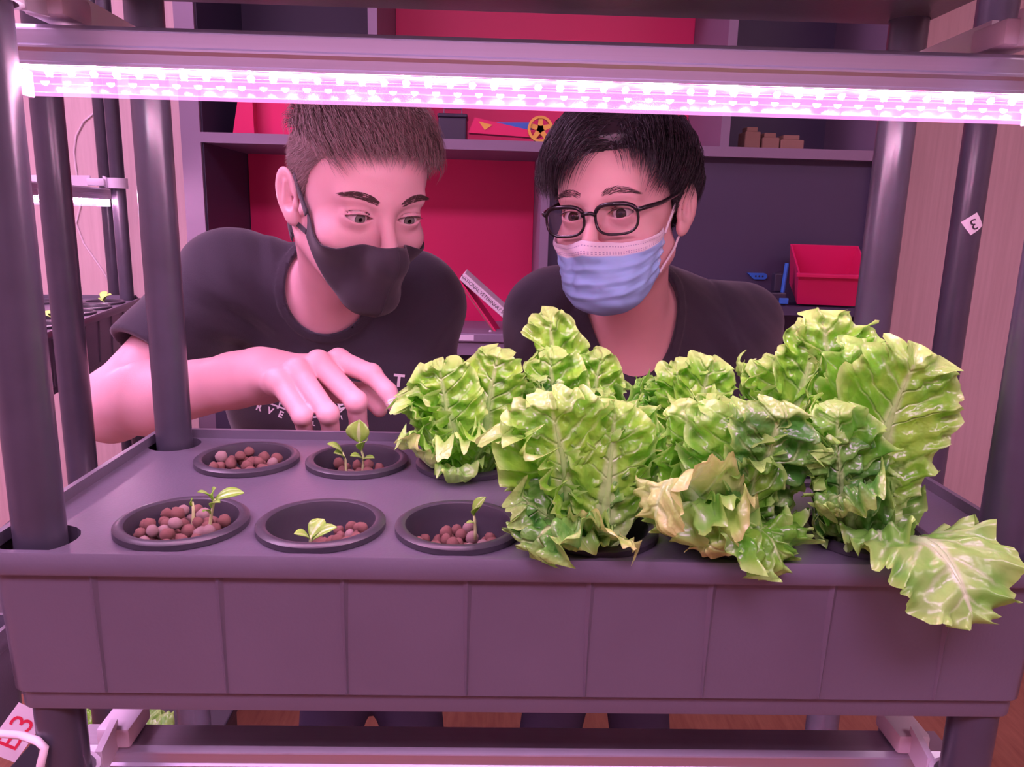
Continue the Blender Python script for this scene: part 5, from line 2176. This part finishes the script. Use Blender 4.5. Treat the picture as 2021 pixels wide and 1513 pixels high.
p1 = person_root((-0.22, 1.34, 0.0), 'person in a black T-shirt and black cloth mask reaching over the tray rim')
VQh = surface(skin1_head, c1 + np.array([-0.14, -0.15, -0.25]), c1 + np.array([0.14, 0.17, 0.15]), 0.0019)
alo = np.minimum.reduce([elb, wri, shL] + [j for v in HJ.values() for j in v]) - 0.06
ahi = np.maximum.reduce([elb, wri, shL] + [j for v in HJ.values() for j in v]) + 0.06
VQa = surface(skin1_arm, alo, ahi, 0.0023)
VQr = surface(lambda P: smin(d_cap(P, shR, armR_end, 0.046, 0.040), core1(P) + f32(0.012), 0.02), (-0.50, 0.98, 0.75), (0.10, 1.50, 1.22), 0.006)
body_obj('body', [VQh, VQa, VQr, hanging_arm(armR_end, 1)], M_skin_a, p1)
VQs = surface(shirt1, np.array([-0.60, 0.90, 0.78]), np.array([0.06, 1.55, 1.31]), 0.0036)
shirt_o = body_obj('shirt', [VQs], M_shirt, p1)
# index nail
nj = HJ['index']
nd = (nj[3] - nj[2]) / np.linalg.norm(nj[3] - nj[2])
ncen = nj[3] + np.array([-0.0005, -0.0060, 0.0040])
bm = bmesh.new()
bmesh.ops.create_uvsphere(bm, u_segments=14, v_segments=10, radius=1.0)
me = bpy.data.meshes.new('fingernail')
bm.to_mesh(me)
bm.free()
me.materials.append(M_nail)
me.polygons.foreach_set('use_smooth', [True] * len(me.polygons))
no = link('fingernail', me, None, p1)
zax = Vector((0, -0.8, 0.6)).normalized()
yax = (Vector(nd) - zax * Vector(nd).dot(zax)).normalized()
xax = yax.cross(zax)
mt = Matrix((xax, yax, zax)).transposed().to_4x4()
no.matrix_local = Matrix.Translation(Vector(ncen) - p1.location) @ mt @ Matrix.Diagonal((0.0052, 0.0066, 0.0022, 1))


def legs(hip, fl, fr, root):
    def tr(P):
        d = d_ell(P, hip + np.array([0, 0, -0.02]), (0.165, 0.125, 0.13))
        for k, sx in ((fl, -1), (fr, 1)):
            kn = (hip + k) / 2 + np.array([sx * 0.01, -0.02, 0.0])
            d = smin(d, smin(d_cap(P, hip + np.array([sx * 0.08, 0, -0.05]), kn, 0.085, 0.065), d_cap(P, kn, k + np.array([0, 0, 0.05]), 0.065, 0.055), 0.03), 0.05)
        return np.maximum(d, f32(0.03) - P[:, 2])
    lo = np.minimum(np.minimum(fl, fr), hip) - np.array([0.2, 0.2, 0.02])
    hi = np.maximum(np.maximum(fl, fr), hip) + np.array([0.2, 0.2, 0.14])
    body_obj('trousers', [surface(tr, lo, hi, 0.010)], M_trouser, root)
    for k in (fl, fr):
        V = surface(lambda P: np.maximum(smin(d_ell(P, k + np.array([0, -0.06, 0.035]), (0.045, 0.10, 0.042)), d_cap(P, k + np.array([0, 0, 0.04]), k + np.array([0, 0, 0.08]), 0.045), 0.03), -P[:, 2]),
                    k + np.array([-0.07, -0.19, -0.02]), k + np.array([0.07, 0.08, 0.14]), 0.006)
        body_obj('shoe', [V], M_shoe, root)


legs(hip1, np.array([-0.33, 1.34, 0.0]), np.array([-0.12, 1.36, 0.0]), p1)
M_eye_a = iris_material('grey_green_iris', (0.16, 0.17, 0.14), (0.03, 0.03, 0.03))
M_eye_b = iris_material('dark_brown_iris', (0.030, 0.014, 0.010), (0.010, 0.006, 0.006))
eyes(R1, c1, p1, M_eye_a, av(1150, 800, 0.60))
brow_and_lash(L1f, R1, c1, p1, M_brow, 3, 1.15, 0.0052, arch=0.002, width=0.0042)

# hair: short sides, longer top combed forward into a blunt fringe
rs = np.random.RandomState(8)
roots = scalp_roots(13000, rs, 0)
top = (roots[:, 2] > 0.070) | ((roots[:, 2] > 0.055) & (roots[:, 1] < -0.045))
tp = roots[top]
sd = roots[~top]
n1 = len(tp)
dirs = np.stack([tp[:, 0] * 3.0 + rs.normal(size=n1) * 0.16, np.full(n1, -1.0), np.clip((tp[:, 2] - 0.09) * 4, 0, 0.3) + rs.normal(size=n1) * 0.10 + 0.12], 1)
dirs /= np.linalg.norm(dirs, axis=1)[:, None]
len1 = np.clip(np.interp(tp[:, 1], [-0.09, -0.06, 0.0, 0.09], [0.034, 0.050, 0.064, 0.050]), 0, 1) * (0.82 + 0.3 * rs.rand(n1))
offs = 0.004 + 0.013 * rs.rand(n1) * np.interp(tp[:, 2], [0.06, 0.11], [0.5, 1])
V1 = strands(face_core, tp, dirs, len1, 6, np.full(n1, 0.00050), 0, (0, 0, -0.12), offs, rs, R1, c1, hug=0.25)
n2 = len(sd)
dirs = np.stack([np.sign(sd[:, 0]) * 0.35 + rs.normal(size=n2) * 0.15, 0.45 + rs.normal(size=n2) * 0.2, np.full(n2, -0.7)], 1)
dirs /= np.linalg.norm(dirs, axis=1)[:, None]
V2 = strands(face_core, sd, dirs, np.interp(sd[:, 2], [0.0, 0.06], [0.006, 0.017]) * (0.8 + 0.4 * rs.rand(n2)), 3, np.full(n2, 0.00040), 0, (0, 0, -0.05),
             np.interp(sd[:, 2], [0.0, 0.06], [0.0016, 0.0055]) * (0.6 + 0.6 * rs.rand(n2)), rs, R1, c1)


def cap_fn(core, c, R, th_top, th_side, kind):
    def fn(P):
        p = (P - A3(c)) @ A3(R)
        d = core(p)
        k = hair_keep(p, kind)
        th = np.interp(p[:, 2], [-0.02, 0.05, 0.09], [th_side, th_side * 1.8, th_top]).astype(f32)
        return np.maximum(d - th * np.clip(k / 0.02, 0, 1).astype(f32), -k.astype(f32))
    return fn


VQc = surface(cap_fn(face_core, c1, R1, 0.008, 0.0012, 0), c1 + np.array([-0.13, -0.14, -0.12]), c1 + np.array([0.13, 0.15, 0.16]), 0.003)
body_obj('hair', [VQc, V1, V2], M_hair_a, p1)

# black cloth mask with a centre seam
def mfit(p):
    q = p.copy()
    d = face_core(p)
    d = smin(d, d_cap(p, (0, -0.088, -0.004), (0, -0.118, -0.036), 0.008, 0.011), 0.030)
    d = smin(d, d_cap(p, (0, -0.106, -0.050), (0, -0.082, -0.108), 0.014, 0.016), 0.030)
    return d


def mask1_pos(U, Vv):
    au = np.abs(U)
    th = np.sign(U) * np.radians(84) * au
    zt = np.interp(au, [0, 0.25, 0.45, 0.62, 0.78, 0.9, 1.0], [-0.019, -0.029, -0.038, -0.039, -0.030, -0.020, -0.012])
    zb = np.interp(au, [0, 0.20, 0.40, 0.60, 0.75, 0.88, 1.0], [-0.121, -0.119, -0.110, -0.092, -0.074, -0.058, -0.044])
    z = zt + (zb - zt) * Vv
    extra = 0.0025 * np.exp(-(U / 0.02) ** 2) * 0.5
    return th, z, extra


U, Vg = np.meshgrid(np.linspace(-1, 1, 81), np.linspace(0, 1, 34), indexing='ij')
G = wrap_patch(mfit, U, Vg, mask1_pos, 0.0042)
# the lower edge tucks in under the chin
tuck = np.clip((Vg - 0.8) / 0.2, 0, 1) ** 2 * np.exp(-(U / 0.5) ** 2)
G[..., 1] += 0.010 * tuck
mk1 = grid_mesh('cloth_mask', G, R1, c1, 0.0016, M_maskblack, p1)
for sx in (-1, 1):
    A = G[0 if sx < 0 else -1, 0]
    B = G[0 if sx < 0 else -1, -1]
    band('ear_strap', face_core, (A * 0.85 + B * 0.15), (sx * 0.080, 0.012, 0.022), 0.0165, 0.0040, 0.0012, M_maskblack, R1, c1, p1, taper=0.8)
    band('ear_strap', face_core, (A * 0.15 + B * 0.85), (sx * 0.076, 0.016, -0.034), 0.0060, 0.0040, 0.0012, M_maskblack, R1, c1, p1)
# seam
seam = G[40] + np.array([0, -0.0004, 0])
sm = MB().tube([tuple(q @ R1.T + c1) for q in seam], 0.0005, 5).build('seam', M_maskblack, mk1)

# shirt print: outlined emblem with curved lettering, pressed onto the chest
def on_front(px, py, sdf, y0=0.80, off=0.0012):
    """first point of the shirt met by the line of sight through a measured mark"""
    d = np.array(CAM_R @ Vector(((px - 1010.5) / 1517.0, -(py - 756.5) / 1517.0, -1.0)))
    t = np.full(1, y0 / d[1])
    for _ in range(60):
        P = (np.array(CAM)[None] + d[None] * t[:, None]).astype(f32)
        t = t + np.clip(0.6 * (sdf(P) - off), -0.02, 0.02)
    return np.array(CAM) + d * t[0]


def print_patch(name, polys, sdf, mat, parent, off=0.0012):
    """flat print: polygons given in photograph measures, laid on the cloth"""
    mb = MB()
    for vs, fs in polys:
        mb.add([tuple(on_front(x, y, sdf, off=off)) for x, y in vs], fs)
    o = mb.build(name, mat, parent)
    return o


def text_polys(body, cx, cy, size, deg, squash=1.0):
    me = text_mesh(body, size, bold=0.035)
    vs = []
    for v in me.vertices:
        x, y = rotd(v.co.x, -v.co.y * squash, deg)
        vs.append((cx + x, cy + y))
    fs = [tuple(p.vertices) for p in me.polygons]
    bpy.data.meshes.remove(me)
    return vs, fs


def line_polys(pts, w_):
    out_v, out_f = [], []
    for i, (x, y) in enumerate(pts):
        a, b = pts[max(0, i - 1)], pts[min(len(pts) - 1, i + 1)]
        dx, dy = b[0] - a[0], b[1] - a[1]
        l = math.hypot(dx, dy)
        out_v += [(x - dy / l * w_ / 2, y + dx / l * w_ / 2), (x + dy / l * w_ / 2, y - dx / l * w_ / 2)]
    for i in range(len(pts) - 1):
        out_f.append((2 * i, 2 * i + 1, 2 * i + 3, 2 * i + 2))
    return out_v, out_f


arc_pts = [(498, 776), (510, 786), (530, 795), (560, 806), (590, 817), (620, 823), (650, 820), (672, 812), (685, 800)]
arc2 = [(604, 812), (620, 815), (645, 813), (664, 806)]
pr1 = [text_polys('R', 511, 804, 18, 20), text_polys('V', 533, 811, 18, 22), text_polys('E', 554, 818, 18, 22), text_polys('L', 619, 836, 12, 5), text_polys('I', 674, 824, 12, -20),
       line_polys(arc_pts, 3), line_polys(arc2, 5), text_polys('C', 615, 802, 24, 8, 1.0), text_polys('E', 672, 800, 24, -15), text_polys('J', 552, 797, 18, 15)]
print_patch('shirt_emblem', pr1, shirt1, M_print, shirt_o)
pr2 = [text_polys('T', 787, 752, 34, 6)]
print_patch('shirt_letter', pr2, shirt1, M_print, shirt_o)

# ================================================================== boy with glasses and surgical mask
c2 = np.array([0.164, 1.030, 1.279])
R2 = head_rot(-30, 6, -4.5)
L2f = lambda p: head_sdf(p, lid=0.0064, ear_out=20)
H2 = lambda P: L2f((P - A3(c2)) @ A3(R2))
nk2 = av(1250, 640, 1.150)
s2L = av(1085, 622, 1.180)
s2R = av(1447, 652, 1.215)
chest2 = av(1265, 850, 1.215)
hip2 = np.array([0.22, 1.38, 0.84])
hd2 = c2 + R2 @ np.array([0, 0.028, -0.060])


def core2(P):
    d = d_cap(P, s2L + np.array([0.01, 0.01, -0.006]), s2R + np.array([-0.01, 0.01, -0.006]), 0.064, 0.064)
    d = smin(d, d_ell(P, chest2, (0.152, 0.108, 0.155)), 0.06)
    d = smin(d, d_cap(P, nk2 + np.array([0, 0.045, 0.0]), chest2 + np.array([0, 0.05, 0.05]), 0.075, 0.11), 0.06)
    d = smin(d, d_cap(P, chest2 + np.array([0, 0.01, -0.02]), hip2, 0.125, 0.125), 0.08)
    d = smin(d, d_cap(P, nk2 + np.array([-0.02, 0.03, 0.030]), s2L, 0.050, 0.056), 0.05)
    d = smin(d, d_cap(P, nk2 + np.array([0.02, 0.03, 0.030]), s2R, 0.050, 0.056), 0.05)
    return d


a2L = s2L + np.array([-0.012, 0.02, -0.20])
a2R = s2R + np.array([0.05, 0.02, -0.20])
hole2 = lambda P: smin(d_cap(P, nk2 + np.array([0.0, -0.075, -0.030]), hd2 + np.array([0, 0.0, 0.05]), 0.062, 0.078), d_cap(P, nk2 + np.array([0.0, 0.02, 0.0]), hd2, 0.066), 0.03)


def skin2_head(P):
    d = H2(P)
    d = smin(d, d_cap(P, hd2, nk2 + np.array([0, 0.02, -0.03]), 0.051, 0.055), 0.03)
    d = smin(d, core2(P) + f32(0.006), 0.03)
    return d


FOLD2 = [(av(1060, 680, 1.12), (0.8, 0, -0.6), 0.07, 0.0036, 110), (av(1450, 660, 1.14), (0.75, 0, 0.65), 0.075, 0.0038, 110), (av(1400, 580, 1.14), (0.6, 0, 0.8), 0.05, 0.0024, 120)]


def shirt2(P):
    d = core2(P)
    d = smin(d, d_cap(P, s2L, a2L, 0.064, 0.056), 0.04)
    d = smin(d, d_cap(P, s2R, a2R, 0.064, 0.056), 0.04)
    d = d + wrinkle(P, 9, 0.011, 27) + folds(P, FOLD2) - f32(0.002)
    d = smin(d, smin(d_cap(P, hd2, nk2 + np.array([0, 0.02, -0.03]), 0.051, 0.055), core2(P) + f32(0.006), 0.03) - f32(0.0038), 0.006)
    # shoulder seams
    for s_, sg in ((s2L, -1), (s2R, 1)):
        pl_ = (P - A3(s_)) @ A3((sg * 0.93, 0.05, 0.30)) + f32(0.022)
        d = d + f32(0.0016) * np.exp(-(pl_ / f32(0.003)) ** 2)
    ho = hole2(P)
    rib = np.maximum(np.abs(ho - f32(0.006)) - f32(0.0065), np.abs(d) - f32(0.0022))
    d = smax(d, -ho, 0.003)
    d = np.minimum(d, np.maximum(rib, -ho))
    return np.maximum(d, f32(0.80) - P[:, 2])


p2 = person_root((0.22, 1.37, 0.0), 'person in a black T-shirt with glasses and a blue surgical mask')
VQh = surface(skin2_head, c2 + np.array([-0.14, -0.15, -0.25]), c2 + np.array([0.16, 0.17, 0.15]), 0.0019)
VQr = surface(lambda P: smin(smin(d_cap(P, s2L, a2L, 0.046, 0.040), d_cap(P, s2R, a2R, 0.046, 0.040), 0.01), core2(P) + f32(0.012), 0.02),
              (-0.12, 1.0, 0.72), (0.56, 1.52, 1.24), 0.006)
body_obj('body', [VQh, VQr, hanging_arm(a2L, -1), hanging_arm(a2R, 1)], M_skin_b, p2)
body_obj('shirt', [surface(shirt2, np.array([-0.14, 0.94, 0.78]), np.array([0.62, 1.56, 1.33]), 0.0036)], M_shirt, p2)
legs(hip2, np.array([0.10, 1.36, 0.0]), np.array([0.34, 1.38, 0.0]), p2)
eyes(R2, c2, p2, M_eye_b, av(700, 560, 0.45))
M_brow2 = material('black_eyebrow_hair', (0.06, 0.035, 0.035), 0.6)
brow_and_lash(L2f, R2, c2, p2, M_brow2, 4, 0.75, 0.0064, arch=-0.001, width=0.0044, dens=150, inner=0.0045)

# hair: longer, swept across from a parting on the image right
rs = np.random.RandomState(18)
roots = scalp_roots(11000, rs, 1)
n1 = len(roots)
part_x = 0.026
left = roots[:, 0] < part_x + 0.01 * rs.normal(size=n1)
frontal = roots[:, 1] < 0.02
dx = np.where(left, -1.0, 0.9) + rs.normal(size=n1) * 0.12
dy = np.where(frontal, -1.0, -0.25) + rs.normal(size=n1) * 0.12
dz = np.full(n1, 0.05) + rs.normal(size=n1) * 0.06
back = roots[:, 1] > 0.05
dy = np.where(back, 0.3, dy)
dz = np.where(back, -0.6, dz)
dirs = np.stack([dx, dy, dz], 1)
dirs /= np.linalg.norm(dirs, axis=1)[:, None]
low = roots[:, 2] < 0.045
ln = np.where(low, 0.022, np.interp(roots[:, 1], [-0.09, -0.05, 0.03, 0.1], [0.050, 0.075, 0.085, 0.06])) * (0.75 + 0.45 * rs.rand(n1))
ln = np.where(~left & frontal & ~low, ln * 0.80, ln)
ln = np.where(left & frontal & ~low, np.interp(roots[:, 0], [-0.07, -0.03, 0.03], [0.060, 0.080, 0.098]) * (0.8 + 0.3 * rs.rand(n1)), ln)
of = np.where(low, 0.005, 0.006 + 0.014 * rs.rand(n1))
V1 = strands(face_core, roots, dirs, ln, 7, np.full(n1, 0.00052), 0, (0, 0, -0.22), of, rs, R2, c2, hug=0.6)
VQc = surface(cap_fn(face_core, c2, R2, 0.012, 0.004, 1), c2 + np.array([-0.13, -0.14, -0.12]), c2 + np.array([0.13, 0.15, 0.16]), 0.003)
body_obj('hair', [VQc, V1], M_hair_b, p2)

# surgical mask
M_surg = bpy.data.materials.new('surgical_mask_fabric')
M_surg.use_nodes = True
nt = M_surg.node_tree
b = nt.nodes['Principled BSDF']
b.inputs['Roughness'].default_value = 0.75
b.inputs['Specular IOR Level'].default_value = 0.2
uvn = nt.nodes.new('ShaderNodeUVMap')
sx_ = nt.nodes.new('ShaderNodeSeparateXYZ')
nt.links.new(uvn.outputs[0], sx_.inputs[0])
cr = nt.nodes.new('ShaderNodeValToRGB')
E_ = cr.color_ramp.elements
cr.color_ramp.interpolation = 'LINEAR'
E_[0].position = 0.0
E_[0].color = (0.82, 0.74, 0.80, 1)
E_[1].position = 0.165
E_[1].color = (0.82, 0.74, 0.80, 1)
for pos, col in ((0.185, (0.36, 0.58, 0.90)), (1.0, (0.34, 0.56, 0.90))):
    q = E_.new(pos)
    q.color = (*col, 1)
nt.links.new(sx_.outputs[1], cr.inputs[0])
# stitched rows of small dashes along the top and down the sides
def mnode(op, a, b_):
    n = nt.nodes.new('ShaderNodeMath')
    n.operation = op
    for i, x in enumerate((a, b_)):
        if isinstance(x, (int, float)):
            n.inputs[i].default_value = x
        else:
            nt.links.new(x, n.inputs[i])
    return n.outputs[0]


dash = mnode('GREATER_THAN', mnode('FRACT', mnode('MULTIPLY', sx_.outputs[0], 70.0), 0), 0.5)
row = None
for vv in (0.055, 0.125, 0.150):
    r_ = mnode('LESS_THAN', mnode('ABSOLUTE', mnode('SUBTRACT', sx_.outputs[1], vv), 0), 0.006)
    row = r_ if row is None else mnode('MAXIMUM', row, r_)
st1 = mnode('MULTIPLY', dash, row)
edge_ = mnode('GREATER_THAN', mnode('ABSOLUTE', mnode('SUBTRACT', sx_.outputs[0], 0.5), 0), 0.455)
d2_ = mnode('GREATER_THAN', mnode('FRACT', mnode('MULTIPLY', sx_.outputs[1], 34.0), 0), 0.55)
d3_ = mnode('GREATER_THAN', mnode('FRACT', mnode('MULTIPLY', sx_.outputs[0], 90.0), 0), 0.35)
lowv = mnode('LESS_THAN', sx_.outputs[1], 0.62)
st2 = mnode('MULTIPLY', mnode('MULTIPLY', edge_, lowv), mnode('MULTIPLY', d2_, d3_))
mxa = nt.nodes.new('ShaderNodeMix')
mxa.data_type = 'RGBA'
mxa.inputs[7].default_value = (0.42, 0.36, 0.52, 1)
nt.links.new(st1, mxa.inputs[0])
nt.links.new(cr.outputs[0], mxa.inputs[6])
mxb = nt.nodes.new('ShaderNodeMix')
mxb.data_type = 'RGBA'
mxb.inputs[7].default_value = (0.74, 0.76, 0.88, 1)
nt.links.new(st2, mxb.inputs[0])
nt.links.new(mxa.outputs[2], mxb.inputs[6])
nt.links.new(mxb.outputs[2], b.inputs['Base Color'])


def mask2_pos(U, Vv):
    au = np.abs(U)
    th = np.sign(U) * np.radians(66) * au
    zt = np.interp(au, [0, 0.15, 0.35, 0.6, 1.0], [-0.024, -0.029, -0.033, -0.032, -0.022])
    zb = np.interp(au, [0, 0.3, 0.55, 0.8, 1.0], [-0.126, -0.122, -0.112, -0.098, -0.082])
    z = zt + (zb - zt) * Vv
    # three pleats fold downwards over one another
    pl_ = np.zeros_like(U)
    for k, vk in enumerate((0.40, 0.58, 0.76)):
        vk_ = vk - 0.05 * au
        pl_ += 0.0026 * np.clip(1 - np.abs((Vv - vk_ + 0.05) / 0.06), 0, 1) * np.where(Vv < vk_, 1, 0.0)
    bulge = 0.006 * np.exp(-((Vv - 0.55) / 0.3) ** 2) * np.exp(-(U / 0.6) ** 2)
    crease = 0.0012 * np.sin(U * 23 + Vv * 9) * np.exp(-((Vv - 0.6) / 0.35) ** 2) + 0.0008 * np.sin(U * 11 - Vv * 31)
    fold = -0.004 * np.exp(-((U + 0.22) / 0.05) ** 2) * np.clip((Vv - 0.15) / 0.2, 0, 1) * np.clip((0.8 - Vv) / 0.3, 0, 1)
    return th, z, pl_ * (1 - 0.4 * au) + bulge + crease + fold


def mfit2(p):
    d = face_core(p)
    d = smin(d, d_cap(p, (0, -0.088, -0.004), (0, -0.114, -0.036), 0.008, 0.013), 0.035)
    d = smin(d, d_ell(p, (0, -0.070, -0.075), (0.045, 0.034, 0.045)), 0.03)
    return d


U, Vg = np.meshgrid(np.linspace(-1, 1, 91), np.linspace(0, 1, 71), indexing='ij')
G2 = wrap_patch(mfit2, U, Vg, mask2_pos, 0.0048)
tuck = np.clip((Vg - 0.82) / 0.18, 0, 1) ** 2 * np.exp(-(U / 0.6) ** 2)
G2[..., 1] += 0.014 * tuck
uv = np.stack([U * 0.5 + 0.5, Vg], -1)
mk2 = grid_mesh('surgical_mask', G2, R2, c2, 0.0012, M_surg, p2, uv=uv)
for sx in (-1, 1):
    j = 0 if sx < 0 else -1
    A, B = G2[j, 8], G2[j, -6]
    earT, earB = np.array([sx * 0.078, 0.014, 0.022]), np.array([sx * 0.075, 0.016, -0.034])
    for P_, Q_ in ((A, earT), (B, earB)):
        n = 12
        pts = []
        for k in range(n):
            t = k / (n - 1)
            p = P_ + (Q_ - P_) * t
            for _ in range(5):
                dd_ = face_core(p[None].astype(f32))[0]
                if dd_ < 0.004:
                    g = np.array([(face_core((p + np.eye(3)[i] * 0.002)[None].astype(f32)) - face_core((p - np.eye(3)[i] * 0.002)[None].astype(f32)))[0] / 0.004 for i in range(3)])
                    p = p + g * (0.004 - dd_)
            pts.append(tuple(p @ R2.T + c2))
        lo_ = MB().tube(pts, 0.0016, 7).build('ear_loop', M_loop, mk2, smooth=True)

# glasses
gl = None
M_glass = bpy.data.materials.new('spectacle_lens')
M_glass.use_nodes = True
nt = M_glass.node_tree
for nd_ in list(nt.nodes):
    nt.nodes.remove(nd_)
_o = nt.nodes.new('ShaderNodeOutputMaterial')
_t = nt.nodes.new('ShaderNodeBsdfTransparent')
_t.inputs[0].default_value = (0.96, 0.95, 0.96, 1)
_g = nt.nodes.new('ShaderNodeBsdfGlossy')
_g.inputs['Roughness'].default_value = 0.03
_m1 = nt.nodes.new('ShaderNodeMixShader')
_m1.inputs[0].default_value = 0.05
nt.links.new(_t.outputs[0], _m1.inputs[1])
nt.links.new(_g.outputs[0], _m1.inputs[2])
nt.links.new(_m1.outputs[0], _o.inputs[0])

GZ, GY = -0.004, -0.1065
gl = empty('glasses', p2.location)
gl.parent = p2
gl.location = (0, 0, 0)
gl['label'] = 'black-rimmed glasses'


def toW(p):
    return tuple(np.array(p) @ R2.T + c2)


def gpart(name, mb, mat, smooth=True):
    o = mb.build(name, mat, None, smooth=smooth)
    o.parent = gl
    o.matrix_parent_inverse = Matrix.Translation(p2.location).inverted()
    return o


def rim_pts(sx, n=44):
    out = []
    for k in range(n):
        a = 2 * math.pi * k / n
        ca, sa = math.cos(a), math.sin(a)
        ex = 3.0
        rx = 0.0262 * abs(ca) ** (2 / ex) * (1 if ca >= 0 else -1)
        rz = 0.0178 * abs(sa) ** (2 / ex) * (1 if sa >= 0 else -1)
        if rz < 0:
            rx *= 0.93 + 0.07 * (1 + rz / 0.0178)
        x = 0.0335 + rx
        y = GY + 0.0035 * (rx / 0.026) ** 2 + (0.004 * (x / 0.06) ** 2)
        out.append((sx * x, y + 0.0012 * (-rz) / 0.0178, GZ + rz))
    return out


for sx in (-1, 1):
    rp = rim_pts(sx)
    rw_ = [0.0017 + (0.0009 if q[2] > GZ + 0.008 else 0) for q in rp]
    pts = [toW(q) for q in rp]
    gpart('rim', MB().tube(pts + pts[:2], rw_ + rw_[:2], 8, cap=False), M_frame)
    mb = MB()
    mb.add(pts, [tuple(range(len(pts)))])
    gpart('lens', mb, M_glass, smooth=False)
    hx_ = 0.0597 * sx
    tp_ = [(hx_, GY + 0.006, GZ + 0.009), (sx * 0.066, GY + 0.013, GZ + 0.0105), (sx * 0.0755, -0.060, GZ + 0.013), (sx * 0.0795, -0.020, 0.014), (sx * 0.0800, 0.006, 0.018), (sx * 0.0785, 0.022, 0.010), (sx * 0.0765, 0.034, -0.006)]
    gpart('temple', MB().tube([toW(q) for q in tp_], [0.0028, 0.0028, 0.0026, 0.0024, 0.0022, 0.0022, 0.0020], 8), M_frame)
    gpart('hinge_pin', MB().lathe([(0.0001, 0.0008), (0.0009, 0.0006), (0.0011, 0)], 8, toW((sx * 0.0625, GY + 0.0045, GZ + 0.0125))), M_alu)
    gpart('nose_pad', MB().tube([toW((sx * 0.0085, GY + 0.001, GZ - 0.001)), toW((sx * 0.0105, GY + 0.008, GZ - 0.008))], [0.0012, 0.0018], 6), M_glass)
br = [(-0.0085, GY + 0.0008, GZ + 0.006), (-0.004, GY - 0.001, GZ + 0.0085), (0.004, GY - 0.001, GZ + 0.0085), (0.0085, GY + 0.0008, GZ + 0.006)]
gpart('bridge', MB().tube([toW(q) for q in br], 0.0024, 8), M_frame)
